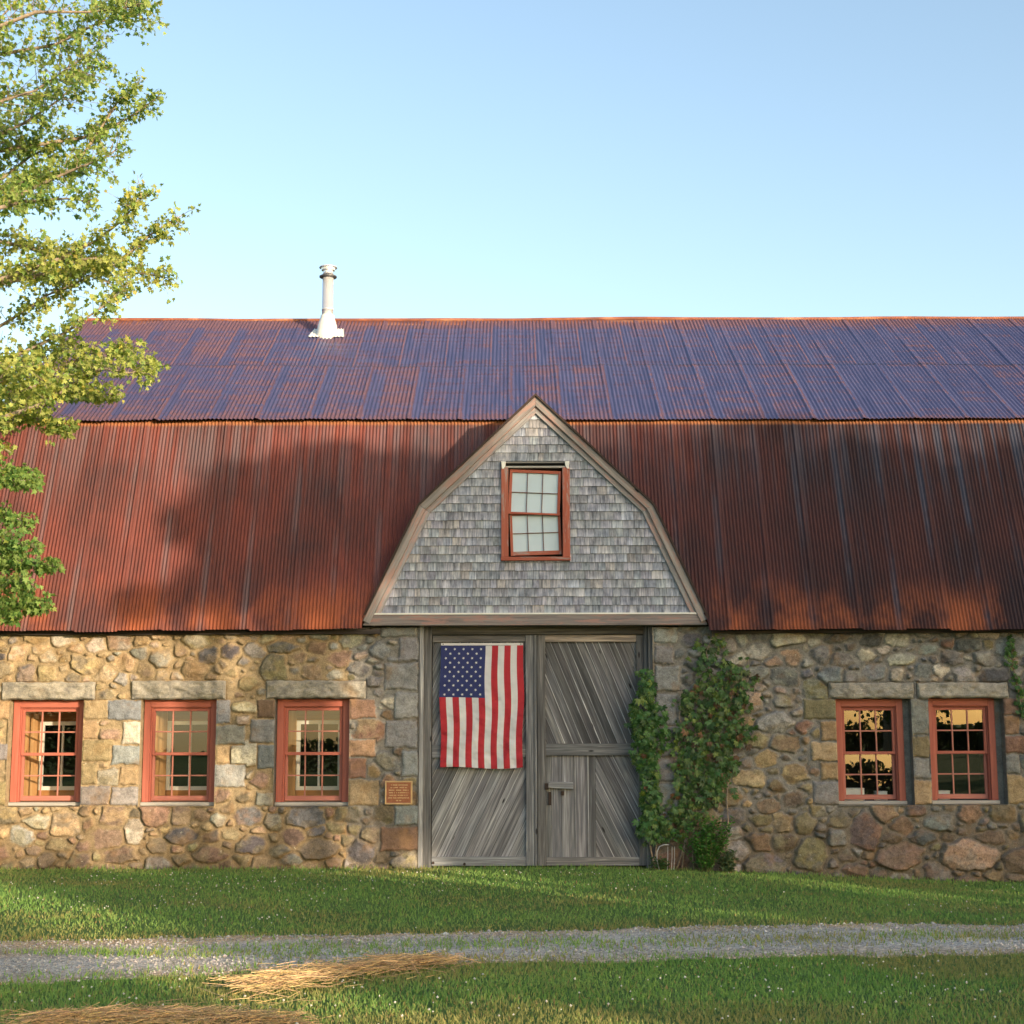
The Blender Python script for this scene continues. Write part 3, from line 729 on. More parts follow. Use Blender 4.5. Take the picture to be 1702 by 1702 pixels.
    # rough granite lintels
    for (x0, z0, x1, z1) in LR:
        n = 60; k = 14
        gx = np.linspace(x0, x1, n); gzz = np.linspace(z0, z1, k)
        GX, GZ = np.meshgrid(gx, gzz)
        e = np.minimum(np.minimum(GX-x0, x1-GX), np.minimum(GZ-z0, z1-GZ))
        GY = -0.028-0.028*sstep(0, 0.02, e)-0.065*(fbm(GX*9, GZ*14, 88)-0.5)
        zj = GZ+0.035*(fbm(GX*8, GZ*5, 90)-0.5)
        Vf = np.stack([GX, GY, zj], 2).reshape(-1, 3); Vb = Vf.copy(); Vb[:, 1] = 0.28
        ff = grid_faces(n, k)
        bd = list(range(n))+[n*r+n-1 for r in range(1, k)]+[n*(k-1)+c for c in range(n-2, -1, -1)]+[n*r for r in range(k-2, 0, -1)]
        sf = np.array([[bd[i], n*k+bd[i], n*k+bd[(i+1) % len(bd)], bd[(i+1) % len(bd)]] for i in range(len(bd))])
        me = np_mesh('lintel', np.concatenate([Vf, Vb]), np.concatenate([ff, sf]))
        link('lintel', me, GRANITE, barn)
build_stone_wall()

# dormer outline in world coordinates (front plane)
DY = -0.10
OUT = [xz(603, 1032, DY-0.06), xz(697, 840, DY-0.06), xz(890, 659, DY-0.06), xz(1085, 839, DY-0.06), xz(1176, 1029, DY-0.06)]
def dormer_z(x):
    xs = np.array([p[0] for p in OUT]); zs = np.array([p[1] for p in OUT])
    return np.where((x > xs[0]) & (x < xs[-1]), np.interp(x, xs, zs), -9)

def roof_frame(org, ang):
    """object frame: x along the barn, y up the slope, z outward"""
    return Matrix(((1, 0, 0, 0), (0, math.cos(ang), -math.sin(ang), org[0]), (0, math.sin(ang), math.cos(ang), org[1]), (0, 0, 0, 1)))
def corrugated(name, org, ang, length, x0, x1, pitch, amp, mat, v0=None, rows=40, per=8, seed=0, lapv=None, thick=0.0):
    n = int((x1-x0)/pitch*per)+1
    u = np.linspace(x0, x1, n); vv = []
    start = np.zeros(n) if v0 is None else v0(u)
    V = np.empty((rows+1, n, 3))
    for r in range(rows+1):
        t = r/rows; v = start+(length-start)*t
        # sheets lap over each other and sag a little
        lap = 0.010*sstep(0.88, 0.97, (u/ (pitch*12)) % 1.0)*(0.4+vnoise(np.floor(u/(pitch*12)), v*0.8, 9+seed))
        w = amp*np.sin(2*np.pi*u/pitch)+lap+0.045*(fbm(u*0.6, v*0.6+seed, 3+seed, 4)-0.5)
        if lapv is not None: w = w+np.where(v > lapv, 0.0, 0.0)-0.010*np.where(v > lapv, 1, 0)
        ve = v.copy()
        if r == 0: ve = ve-0.035*_h(np.floor(u/(pitch*12)), np.zeros(n), 5+seed)-0.012*vnoise(u*3, u*0, 6)
        V[r, :, 0] = u; V[r, :, 1] = ve; V[r, :, 2] = w
    Fc = grid_faces(n, rows+1)
    me = np_mesh(name, V.reshape(-1, 3), Fc, smooth=True)
    o = bpy.data.objects.new(name, me); col.objects.link(o); me.materials.append(mat)
    o.parent = barn; o.matrix_world = roof_frame(org, ang)
    return o
def lower_v0(u):
    dz = dormer_z(u); v = (dz-E0[1])/math.sin(SL); return np.clip(v, 0, LV-0.001)
dx0, dx1 = OUT[0][0], OUT[-1][0]
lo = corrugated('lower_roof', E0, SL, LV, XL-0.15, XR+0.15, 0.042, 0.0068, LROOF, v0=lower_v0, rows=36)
uo = corrugated('upper_roof', BRK+np.array([-0.075, -0.005]), SU, UV+0.04, XL-0.15, XR+0.15, 0.0525, 0.0065, UROOF, rows=44, seed=5, lapv=2.14, per=7)
def build_roof_rest():
    # back slopes, ridge cap, dark underside at the eave and at the break, gable ends, inner shell
    b = MB()
    for (p, q) in ((( BY-E0[0], E0[1]), (BY-BRK[0], BRK[1])), ((BY-BRK[0], BRK[1]), (RDG[0], RDG[1]))):
        b.add([(XL-0.15, p[0], p[1]), (XR+0.15, p[0], p[1]), (XR+0.15, q[0], q[1]), (XL-0.15, q[0], q[1])], [(0, 1, 2, 3)])
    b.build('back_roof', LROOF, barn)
    # ridge cap: rolled rusty strip, slightly wavy
    xs = np.linspace(XL-0.2, XR+0.2, 160); c = MB()
    wv = 0.03*(fbm(xs*0.5, xs*0, 8)-0.5)
    pts = [(x, RY-0.005, RDG[1]+0.035+w) for x, w in zip(xs, wv)]
    c.tube(pts, 0.028, 8)
    vs = []
    for x, w in zip(xs, wv):
        vs += [(x, RY-0.20, RDG[1]-0.125+0.018+w*0.6), (x, RY, RDG[1]+0.03+w), (x, RY+0.20, RDG[1]-0.105+w*0.6)]
    fs = [(3*i, 3*i+3, 3*i+4, 3*i+1) for i in range(len(xs)-1)]+[(3*i+1, 3*i+4, 3*i+5, 3*i+2) for i in range(len(xs)-1)]
    c.add(vs, fs)
    g = G('rusted_ridge'); n = g.noise(g.scale(g.obj(), (2.5, 8, 8)), 1.0, 5, 0.65)
    g.p(Base_Color=g.ramp(n, [(0.3, (0.10, 0.05, 0.05)), (0.5, (0.25, 0.085, 0.05)), (0.7, (0.4, 0.2, 0.12))]), Roughness=0.7)
    c.build('ridge_cap', g.mat, barn, smooth=True)
    # wooden eave board behind the sheet edge, and a batten under the break
    for q in ((XL, DX0-0.45), (dx1+0.05, XR)):
        e = MB(); e.rect(q[0], 2.66, q[1], 2.715, -0.10, 0.05, c=(0.35, 0.28, 0.25)); e.build('eave_board', WOOD, barn)
    # gable ends
    for x, nm in ((XL, -1), (XR, 1)):
        s = MB(); p = [(0.02, -0.5), (0.02, E0[1]), (BRK[0]+0.03, BRK[1]-0.03), (RY, RDG[1]-0.04), (BY-BRK[0]-0.03, BRK[1]-0.03), (BY-0.02, E0[1]), (BY-0.02, -0.5)]
        n = len(p)
        vs = [(x, y, z) for y, z in p]+[(x-nm*0.3, y, z) for y, z in p]
        s.add(vs, [tuple(range(n)), tuple(range(2*n-1, n-1, -1))]+[(i, (i+1) % n, n+(i+1) % n, n+i) for i in range(n)], c=(0.55, 0.5, 0.45))
        s.build('end_wall', SHINGLE, barn)
    s = MB(); s.box(XL, BY-0.3, -0.5, XR, BY-0.02, E0[1], c=(0.55, 0.5, 0.45)); s.build('back_wall', SHINGLE, barn)
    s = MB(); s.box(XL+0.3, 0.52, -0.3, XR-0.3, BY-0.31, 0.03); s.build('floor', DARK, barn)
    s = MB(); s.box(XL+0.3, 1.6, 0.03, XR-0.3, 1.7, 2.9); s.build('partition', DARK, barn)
build_roof_rest()

# ---- dormer
def off_poly(pts, d):
    """offset an open polyline of the gable inward (towards lower middle) by d"""
    P = [np.array(p) for p in pts]; out = []
    nrm = []
    for a, b in zip(P[:-1], P[1:]):
        t = (b-a)/np.linalg.norm(b-a); nrm.append(np.array([t[1], -t[0]]))
    for i, p in enumerate(P):
        if i == 0: out.append(p+nrm[0]*d)
        elif i == len(P)-1: out.append(p+nrm[-1]*d)
        else:
            m = nrm[i-1]+nrm[i]; m = m/np.dot(m, nrm[i-1]); out.append(p+m*d)
    return [tuple(q) for q in out]
DWR = rectpx(833, 770, 947, 934)
def build_dormer():
    zb = xz(890, 1020, DY)[1]; zf = xz(890, 1039, DY-0.06)[1]
    inn1 = off_poly(OUT, 0.085); inn2 = off_poly(OUT, 0.145)
    # shingle courses
    m = MB(); poly = [inn2[0], inn2[1], inn2[2], inn2[3], inn2[4]]
    gp = [(poly[0][0]-0.2, zb), (poly[4][0]+0.2, zb)]
    cl = [(xz(615, 1020, DY)[0], zb), (xz(1163, 1020, DY)[0], zb), off_poly(OUT, 0.12)[3], off_poly(OUT, 0.12)[2], off_poly(OUT, 0.12)[1]]
    z = zb; k = 0
    x0w, z0w, x1w, z1w = DWR
    while z < cl[3][1]:
        ex = 0.1+random.uniform(-0.002, 0.002)
        x = -3+random.uniform(0, 0.1)
        while x < 3:
            w = random.choice([0.065, 0.08, 0.1, 0.12, 0.14])*random.uniform(0.9, 1.1)
            dzb = random.uniform(-0.003, 0.003)
            q = [(x, z+dzb), (x+w-0.003, z+dzb), (x+w-0.003, z+ex+0.03), (x, z+ex+0.03)]
            pieces = [q]
            if x+w > x0w and x < x1w and z+ex > z0w and z < z1w:
                pieces = []
                if x < x0w: pieces.append(clip(q, [(-9, -9), (x0w, -9), (x0w, 99), (-9, 99)]))
                if x+w > x1w: pieces.append(clip(q, [(x1w, -9), (9, -9), (9, 99), (x1w, 99)]))
                if z < z0w and not pieces: pieces.append(clip(q, [(-9, -9), (9, -9), (9, z0w), (-9, z0w)]))
                if z+ex > z1w and not pieces: pieces.append(clip(q, [(-9, z1w), (9, z1w), (9, 99), (-9, 99)]))
            t = random.uniform(0.86, 1.12); tone = (t*random.uniform(0.96, 1.06), t, t*random.uniform(0.95, 1.06))
            if random.random() < 0.06: tone = (t*1.08, t*0.98, t*0.88)
            for pc in pieces:
                pc = clip(pc, cl)
                if len(pc) < 3: continue
                th = 0.017+random.uniform(0, 0.004)
                n = len(pc)
                # tapered: thick butt, thin top
                vs = [(a, DY-th*(1-(c_-z)/(ex+0.03)*0.92), c_) for a, c_ in pc]+[(a, DY+0.03, c_) for a, c_ in pc]
                rnd = random.random()*50
                g = [(v[2], v[0], rnd) for v in vs]
                b0 = len(m.c)
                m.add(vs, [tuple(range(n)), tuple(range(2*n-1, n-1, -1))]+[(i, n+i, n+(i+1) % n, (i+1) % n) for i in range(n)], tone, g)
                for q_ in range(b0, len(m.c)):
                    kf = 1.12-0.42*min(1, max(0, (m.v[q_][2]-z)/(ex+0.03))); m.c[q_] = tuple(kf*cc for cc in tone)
            x += w
        z += ex; k += 1
    # backing wall with a hole for the window
    m.prism([(cl[0][0], zb), (x0w, zb), (x0w, z1w+0.3), cl[4]], DY+0.03, DY+0.07, (0.4, 0.4, 0.4))
    m.prism([(x1w, zb), (cl[1][0], zb), cl[2], (x1w, z1w+0.3)], DY+0.03, DY+0.07, (0.4, 0.4, 0.4))
    m.prism([(x0w, zb), (x1w, zb), (x1w, z0w), (x0w, z0w)], DY+0.03, DY+0.07, (0.4, 0.4, 0.4))
    m.prism([(x0w, z1w), (x1w, z1w), (x1w, z1w+0.3), cl[3], (x0w, z1w+0.3)], DY+0.03, DY+0.07, (0.4, 0.4, 0.4))
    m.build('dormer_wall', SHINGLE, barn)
    for i in range(4):
        a, b = np.array(OUT[i]), np.array(OUT[i+1]); gd = tuple(b-a)
        r = MB(); t = random.uniform(0.9, 1.15)
        r.prism([OUT[i], OUT[i+1], inn1[i+1], inn1[i]], DY-0.075, DY+0.03, (t, t*0.97, t*0.94), gd)
        r.build('rake_board', TRIM, barn, bevel=0.004)
        f = MB()
        f.prism([inn1[i], inn1[i+1], inn2[i+1], inn2[i]], DY-0.045, DY+0.03, (t*1.1, t*1.12, t*1.14), gd)
        f.build('frieze_board', TRIM, barn, bevel=0.003)
    # bottom fascia with a pale drip edge above it
    fx0, fx1 = xz(606, 1030, DY)[0], xz(1174, 1030, DY)[0]
    f = MB(); f.prism([(fx0-0.02, zf), (fx1+0.01, zf), (fx1-0.06, zb-0.012), (fx0+0.06, zb-0.012)], DY-0.055, 0.05, (0.95, 0.88, 0.86))
    f.build('fascia_board', TRIM, barn, bevel=0.004)
    f = MB(); f.rect(cl[0][0]-0.01, zb-0.012, cl[1][0], zb+0.006, DY-0.065, DY+0.02); f.build('drip_edge', WHITE, barn)
    # roof of the dormer: thin metal sheet over boards, running back into the main roof
    for i in range(4):
        a, b = OUT[i], OUT[i+1]; o1 = off_poly(OUT, -0.022)
        d = MB(); vs = []
        for y in (DY-0.10, 1.6):
            vs += [(a[0], y, a[1]), (b[0], y, b[1]), (o1[i+1][0], y, o1[i+1][1]), (o1[i][0], y, o1[i][1])]
        d.add(vs, [(0, 1, 2, 3), (7, 6, 5, 4), (0, 4, 5, 1), (1, 5, 6, 2), (2, 6, 7, 3), (3, 7, 4, 0)])
        d.build('dormer_roof', IRON, barn)
build_dormer()

# ---- windows
def sash(x0, z0, x1, z1, y, rails, mat, cols=3, rows=2, mw=0.016, tone=(1, 1, 1), skew=0.0, mm=None):
    """rails: left/right, bottom, top widths; returns frame MB and the glass rect"""
    s = MB(); lr, bt, tp = rails; cx, cz = (x0+x1)/2, (z0+z1)/2
    def P(q): return [(cx+(x-cx)*math.cos(skew)-(z-cz)*math.sin(skew), cz+(x-cx)*math.sin(skew)+(z-cz)*math.cos(skew)) for x, z in q]
    def rc(a, b, c, d, ya, yb, t=tone, m=0):
        gd = (1, 0) if c-a > d-b else (0, 1)
        s.prism(P([(a, b), (c, b), (c, d), (a, d)]), ya, yb, t, gd, None, m)
    rc(x0, z0, x0+lr, z1, y, y+0.035); rc(x1-lr, z0, x1, z1, y, y+0.035)
    rc(x0+lr, z0, x1-lr, z0+bt, y+0.001, y+0.034); rc(x0+lr, z1-tp, x1-lr, z1, y+0.001, y+0.034)
    gx0, gx1, gz0, gz1 = x0+lr, x1-lr, z0+bt, z1-tp
    mt = mm or (1.15, 1.6, 1.7)
    for i in range(1, cols):
        xx = gx0+(gx1-gx0)*i/cols; rc(xx-mw/2, gz0, xx+mw/2, gz1, y+0.006, y+0.03, mt)
    for j in range(1, rows):
        z = gz0+(gz1-gz0)*j/rows
        for i in range(cols):
            a = gx0+(gx1-gx0)*i/cols+(mw/2 if i else 0); b = gx0+(gx1-gx0)*(i+1)/cols-(mw/2 if i < cols-1 else 0)
            rc(a, z-mw/2, b, z+mw/2, y+0.0065, y+0.0295, mt)
    gq = P([(gx0, gz0), (gx1, gz0), (gx1, gz1), (gx0, gz1)])
    return s, gq
def pane(gq, y, parent, tilt=0.0, turn=0.0):
    g = MB()
    P = [np.array(q) for q in gq]; cx = sum(p[0] for p in P)/4; cz = sum(p[1] for p in P)/4
    g.add([(p[0], y+(p[1]-cz)*tilt+(p[0]-cx)*turn, p[1]) for p in P], [(0, 1, 2, 3)]); g.build('pane', GLASS, parent)
WLAB = {}
def build_window(i, r):
    x0, z0, x1, z1 = r; left = x0 < 0
    t = random.uniform(0.95, 1.08); tone = (t, t, t)
    f = MB(); cw = 0.075; ch = 0.085
    f.rect(x0, z0, x0+cw, z1, 0.055, 0.2, tone); f.rect(x1-cw, z0, x1, z1, 0.055, 0.2, tone)
    f.rect(x0+cw, z1-ch, x1-cw, z1, 0.056, 0.2, tone)
    # beads: a step inside the casing and a drip mould at the head
    f.rect(x0+cw, z0, x0+cw+0.014, z1-ch, 0.085, 0.2, tone); f.rect(x1-cw-0.014, z0, x1-cw, z1-ch, 0.085, 0.2, tone)
    f.rect(x0+cw+0.014, z1-ch-0.014, x1-cw-0.014, z1-ch, 0.086, 0.2, tone)
    f.rect(x0+0.003, z1-0.022, x1-0.003, z1-0.002, 0.043, 0.054, tone)
    w = f.build('window', REDP, barn, bevel=0.003)
    a, b = x0+cw+0.016, x1-cw-0.016; zt = z1-ch-0.016; zm = (zt+z0+0.02)/2
    s, gq = sash(a, zm-0.014, b, zt, 0.100, (0.03, 0.034, 0.03), REDP, tone=tone); s.build('sash', REDP, w, bevel=0.002); pane(gq, 0.118, w, [0.0, 0.02, 0.012, 0.0, -0.004][i], [0.0, 0.01, -0.01, 0.0, 0.004][i])
    s, gq = sash(a, z0+0.012, b, zm+0.014, 0.140, (0.03, 0.055, 0.03), REDP, tone=(t*1.05, t*1.3, t*1.4)); s.build('sash', REDP, w, bevel=0.002); pane(gq, 0.158, w, [0.0, -0.01, 0.0, 0.017, -0.012][i], [0.01, 0.0, 0.0, -0.006, 0.0][i])
    sl_ = MB(); sl_.prism([(x0-0.008, z0-0.042), (x1+0.008, z0-0.042), (x1+0.008, z0-0.002), (x0-0.008, z0-0.002)], 0.03, 0.22); sl_.build('sill', SILL, w, bevel=0.004)
    # deep reveal behind the sash
    lin = MB(); mt = PINE if left else DARK  # right linings coloured near black to stand for shade, left ones bare pine
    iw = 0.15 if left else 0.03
    for sx, xx in ((1, x0), (-1, x1)):       # splayed sides
        vs = [(xx+sx*0.06, 0.205, z0-0.04), (xx+sx*iw, 0.62, z0-0.04), (xx+sx*iw, 0.62, z1), (xx+sx*0.06, 0.205, z1), (xx, 0.205, z0-0.04), (xx, 0.62, z0-0.04), (xx, 0.62, z1), (xx, 0.205, z1)]
        fs = [(0, 1, 2, 3), (7, 6, 5, 4), (4, 5, 1, 0), (3, 2, 6, 7), (4, 0, 3, 7), (1, 5, 6, 2)]
        lin.add(vs, fs if sx < 0 else [f[::-1] for f in fs], (1, 1, 1), [(v[2], v[1], 3.3) for v in vs])
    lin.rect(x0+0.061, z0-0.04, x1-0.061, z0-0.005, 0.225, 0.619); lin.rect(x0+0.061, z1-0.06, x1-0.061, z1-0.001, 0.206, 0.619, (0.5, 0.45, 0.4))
    lin.build('lining', mt, w)
    if left:
        nn = MB(); n = 0.045
        bx0, bx1, bz0, bz1 = x0+0.15, x1-0.15, z0+0.115, z1-0.24
        for q in ((bx0, bz0, bx0+n, bz1), (bx1-n, bz0, bx1, bz1), (bx0+n, bz0, bx1-n, bz0+n), (bx0+n, bz1-n, bx1-n, bz1)): nn.rect(*q, 0.60, 0.64)
        cx = (bx0+bx1)/2
        nn.rect(cx-0.012, bz0+n, cx+0.012, bz1-n, 0.605, 0.635)
        nn.build('inner_sash', WHITE, w)
        for q, t_ in (((bx0, bz1, bx1, z1-0.06), (0.5, 0.42, 0.36)), ((bx0, z0-0.005, bx1, bz0), (0.8, 0.65, 0.5))):
            hd = MB(); hd.rect(*q, 0.605, 0.64, t_); hd.build('inner_panel', PINE, w)
    return w
for i, r in enumerate(WR): build_window(i, r).location.y = 0.035     # set back in the masonry

def build_dormer_window():
    x0, z0, x1, z1 = DWR; f = MB(); cw = 0.085
    zt = z1-0.075
    f.rect(x0, z0+0.045, x0+cw, zt, DY-0.05, DY+0.1, (1, 1, 1)); f.rect(x1-cw, z0+0.045, x1, zt, DY-0.05, DY+0.1, (1.05, 1, 1))
    f.rect(x0-0.005, z0, x1+0.005, z0+0.045, DY-0.055, DY+0.1, (0.9, 0.85, 0.85))
    w = f.build('dormer_window', REDW, barn, bevel=0.004)
    h = MB(); h.rect(x0+0.05, zt-0.006, x1-0.05, zt+0.016, DY-0.045, DY+0.08); h.rect(x0+0.05, z1-0.02, x1-0.05, z1-0.006, DY-0.03, DY+0.08, (0.6, 0.6, 0.6))
    h.build('head_rail', SILL, w)
    for sx, xx in ((1, x0), (-1, x1)):
        b = MB(); b.prism([(xx, z1-0.005), (xx+sx*0.055, z1-0.005), (xx+sx*0.05, zt+0.016), (xx+sx*0.03, zt-0.02), (xx+sx*0.01, zt-0.02)], DY-0.06, DY+0.02)
        b.build('bracket', WHITE, w, bevel=0.003)
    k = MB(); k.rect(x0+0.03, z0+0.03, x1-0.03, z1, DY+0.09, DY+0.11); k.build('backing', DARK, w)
    a, b = x0+cw+0.008, x1-cw-0.022; zm = (zt+z0)/2+0.008
    s, gq = sash(a, zm-0.012, b, zt-0.03, DY-0.012, (0.032, 0.022, 0.034), REDW, skew=R(-2.4), mw=0.007, tone=(1.05, 0.95, 0.95), mm=(0.45, 0.5, 0.55)); s.build('sash', REDW, w)
    p = MB(); p.prism(gq, DY+0.012, DY+0.014); p.build('pane', PALE, w)
    s, gq = sash(a+0.012, z0+0.075, b+0.004, zm+0.012, DY+0.026, (0.03, 0.045, 0.022), REDW, skew=R(1.8), mw=0.007, tone=(1.0, 1.0, 1.0), mm=(0.45, 0.5, 0.55)); s.build('sash', REDW, w)
    p = MB(); p.prism(gq, DY+0.05, DY+0.052); p.build('pane', PALE, w)
build_dormer_window()

# ---- doors
def plank_panel(x0, z0, x1, z1, y, slope, pw, tonef, name, parent, thick=0.025):
    """boards laid at dx/dz = slope; clipped to the panel"""
    m = MB(); cl = [(x0, z0), (x1, z0), (x1, z1), (x0, z1)]
    L = math.hypot(slope, 1); ux, uz = slope/L, 1/L; nx, nz = uz, -ux
    ctr = ((x0+x1)/2, (z0+z1)/2); half = (x1-x0+z1-z0)
    s = -half
    while s < half:
        w = pw*random.uniform(0.75, 1.25)
        c0 = (ctr[0]+nx*(s+0.002), ctr[1]+nz*(s+0.002)); c1 = (ctr[0]+nx*(s+w-0.002), ctr[1]+nz*(s+w-0.002))
        q = [(c0[0]-ux*half, c0[1]-uz*half), (c1[0]-ux*half, c1[1]-uz*half), (c1[0]+ux*half, c1[1]+uz*half), (c0[0]+ux*half, c0[1]+uz*half)]
        q = clip(q, cl)
        if len(q) >= 3:
            t = tonef()
            yy = y+random.uniform(-0.004, 0.004)
            m.prism(q, yy, yy+thick, (t*random.uniform(0.98, 1.04), t, t*random.uniform(0.97, 1.04)), (ux, uz))
            # pale worn arris along one edge
            e = [(c0[0]-ux*half, c0[1]-uz*half), (c0[0]+nx*0.011-ux*half, c0[1]+nz*0.011-uz*half), (c0[0]+nx*0.011+ux*half, c0[1]+nz*0.011+uz*half), (c0[0]+ux*half, c0[1]+uz*half)]
            e = clip(e, cl)
            if len(e) >= 3 and random.random() < 0.75:
                m.prism(e, yy-0.003, yy+0.005, (1.9, 1.9, 1.9), (ux, uz))
        s += w
    m.rect(x0, z0, x1, z1, y+0.028, y+0.035, (0.12, 0.12, 0.12))
    return m.build(name, WOOD, parent, bevel=0.002)
def build_doors():
    Yd = 0.10
    X = lambda px, py=1250: xz(px, py, Yd)[0]
    Zp = lambda py: xz(890, py, Yd)[1]
    zb = 0.015; zt = Zp(1055)
    # frame: side jambs, posts, header
    for a, b, y, t in ((697, 704, -0.01, 1.9), (704, 717, 0.06, 0.9)):
        j = MB(); j.rect(X(a), zb-0.1, X(b), zt+0.15, y, y+0.2, (t, t*0.97, t*0.93)); j.build('door_jamb', WOOD, barn, bevel=0.004)
    for a, b, y, t in ((1079, 1087, 0.0, 0.55), (1072, 1079, 0.06, 0.8)):
        j = MB(); j.rect(X(a), zb-0.2, X(b), zt+0.15, y, y+0.2, (t, t, t)); j.build('door_jamb', WOOD, barn, bevel=0.004)
    h = MB(); h.rect(X(717), zt, X(1072), Zp(1040)+0.06, 0.05, 0.25, (0.55, 0.5, 0.42)); h.build('door_header', WOOD, barn, bevel=0.004)
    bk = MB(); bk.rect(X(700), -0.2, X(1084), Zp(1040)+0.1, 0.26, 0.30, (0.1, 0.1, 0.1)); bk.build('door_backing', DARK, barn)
    def tn(lo=0.6, hi=1.35): return lambda: random.uniform(lo, hi)
    def member(nm, a, b, c, d, y, t, parent, warm=1.0):
        m = MB(); m.rect(a, b, c, d, y, y+0.05, (t*warm, t, t/warm)); return m.build(nm, WOOD, parent, bevel=0.003)
    # left leaf
    x0, x1 = X(718), X(892.5); sx = X(874)
    zt1 = Zp(1067); m1, m0 = Zp(1238), Zp(1259); b1 = Zp(1424)
    d1 = plank_panel(x0, m1, sx, zt1, Yd+0.03, 0.40, 0.085, tn(0.8, 1.5), 'barn_door', barn)
    d1['label'] = 'left barn door leaf with planks slanting up to the right'
    plank_panel(x0, b1, sx, m0, Yd+0.03, 0.48, 0.10, tn(0.9, 1.6), 'plank_panel', d1)
    member('rail', x0, zt1, sx, zt-0.003, Yd-0.01, 1.0, d1, 1.06); member('rail', x0, m0, sx, m1, Yd-0.008, 1.15, d1); member('rail', x0, zb, sx, b1, Yd-0.01, 1.35, d1)
    member('stile', sx, zb, x1-0.035, zt-0.003, Yd-0.02, 1.25, d1); member('stile', x1-0.034, zb, x1, zt-0.003, Yd-0.03, 1.0, d1)
    # right leaf
    x0, x1 = X(893.5), X(1072); sx = X(907); ex = X(1060)
    m1, m0 = Zp(1236), Zp(1256); b1 = Zp(1425); wx = X(989)
    d2 = plank_panel(sx, m1, ex, zt1, Yd+0.03, -0.41, 0.088, tn(0.45, 1.0), 'barn_door', barn)
    d2['label'] = 'right barn door leaf with planks slanting down to the right'
    plank_panel(wx+0.004, b1, ex, m0, Yd+0.03, -0.50, 0.09, tn(0.65, 1.3), 'plank_panel', d2)
    wk = plank_panel(sx, b1, wx, m0, Yd+0.022, 0.0, 0.125, tn(0.7, 1.3), 'wicket_door', d2)
    member('rail', sx, zt1, ex, zt-0.003, Yd-0.01, 1.5, d2, 1.2); member('rail', sx, m0, ex, m1, Yd-0.012, 0.85, d2)
    member('rail', sx, zb, ex, b1, Yd-0.01, 1.35, d2, 1.06)
    member('stile', x0, zb, sx, zt-0.003, Yd-0.025, 0.75, d2, 1.05); member('stile', ex, zb, x1, zt-0.003, Yd-0.015, 0.8, d2)
    # wooden latch bar with a rusty hasp
    lz0, lz1 = Zp(1312), Zp(1299)
    l = MB(); l.prism([(X(908), lz0+0.02), (X(952), lz0), (X(952), lz1-0.01), (X(912), lz1)], Yd-0.035, Yd+0.02, (1.5, 1.5, 1.5)); l.build('latch_bar', WOOD, d2, bevel=0.004)
    for q in ((905, lz0, 911, lz1-0.02, -0.045), (911, lz0-0.18, 916, lz0-0.03, -0.005), (932, lz0-0.07, 937, lz0-0.02, -0.005)):
        l = MB(); l.rect(X(q[0]), q[1], X(q[2]), q[3], Yd+q[4], Yd+0.02); l.build('hasp', IRON, d2, bevel=0.003)
    for px, py in ((720, 1434), (772, 1436)):
        bt = MB(); a, b = xz(px, py, Yd)
        bt.add([(a+0.016*math.cos(k*math.pi/5), Yd-0.013-0.008*(q), b+0.016*math.sin(k*math.pi/5)) for q in (0, 1) for k in range(10)], [tuple(range(19, 9, -1))]+[(k, 10+k, 10+(k+1) % 10, (k+1) % 10) for k in range(10)])
        bt.build('bolt_head', IRON, d1)
build_doors()

# ---- chimney on the upper slope
def build_chimney():
    d = ray(543, 560); n = np.array([0, -math.sin(SU), math.cos(SU)]); p0 = np.array([0, BRK[0], BRK[1]])
    t = np.dot(p0-CAM, n)/np.dot(d, n); P = CAM+d*t
    cx, cy, cz = P[0], P[1]+0.05, P[2]+0.04
    pr = 0.083; top = at(543, 452, cy)[2]; cone = at(543, 527, cy)[2]
    m = MB(); m.lathe(cx, cy, [(pr, cone-0.1), (pr, cone+0.10), (pr+0.004, cone+0.10), (pr+0.004, cone+0.125), (pr, cone+0.125), (pr, top-0.03)], 28)
    ch = m.build('chimney', STEEL, barn, smooth=False)
    ch.data.polygons.foreach_set('use_smooth', [len(p.vertices) == 4 for p in ch.data.polygons])
    m = MB(); m.lathe(cx, cy, [(0.10, cone+0.02), (0.105, cone-0.02), (0.135, cone-0.12), (0.137, cone-0.12), (0.165, cone-0.30), (0.18, cz-0.25)], 28); o = m.build('flashing_cone', WHITE, ch, smooth=True)
    m = MB(); m.lathe(cx, cy, [(pr+0.002, top-0.10), (0.128, top-0.085), (0.13, top-0.07), (pr+0.004, top-0.05), (pr*0.9, top-0.02)], 28); 
    m.build('cap_collar', DSTEEL, ch)
    m = MB(); m.lathe(cx, cy, [(pr*0.85, top-0.03), (pr*0.85, top+0.01), (0.10, top+0.02), (0.105, top+0.055), (0.134, top+0.06), (0.128, top+0.075), (0.05, top+0.10), (0.0, top+0.105)], 28)
    m.build('cap', STEEL, ch)
    m = MB()
    # corrugated flashing plate, lying on the slope
    xs = np.linspace(-0.27, 0.27, 41)
    vs = []
    for s in (-0.10, 0.30):
        for i, x in enumerate(xs):
            e = 0.02*math.sin(i*2.1)*(s > 0)
            yy = s+e; w = 0.034+0.006*math.sin(2*math.pi*x/0.0525)
            vs.append((cx+x*(1 if s < 0 else 0.82), P[1]+yy*math.cos(SU)-w*math.sin(SU), P[2]+yy*math.sin(SU)+w*math.cos(SU)))
    k = len(xs)
    m.add(vs, [(i, i+1, k+i+1, k+i) for i in range(k-1)]); m.build('flashing_plate', WHITE, ch, smooth=True)
build_chimney()

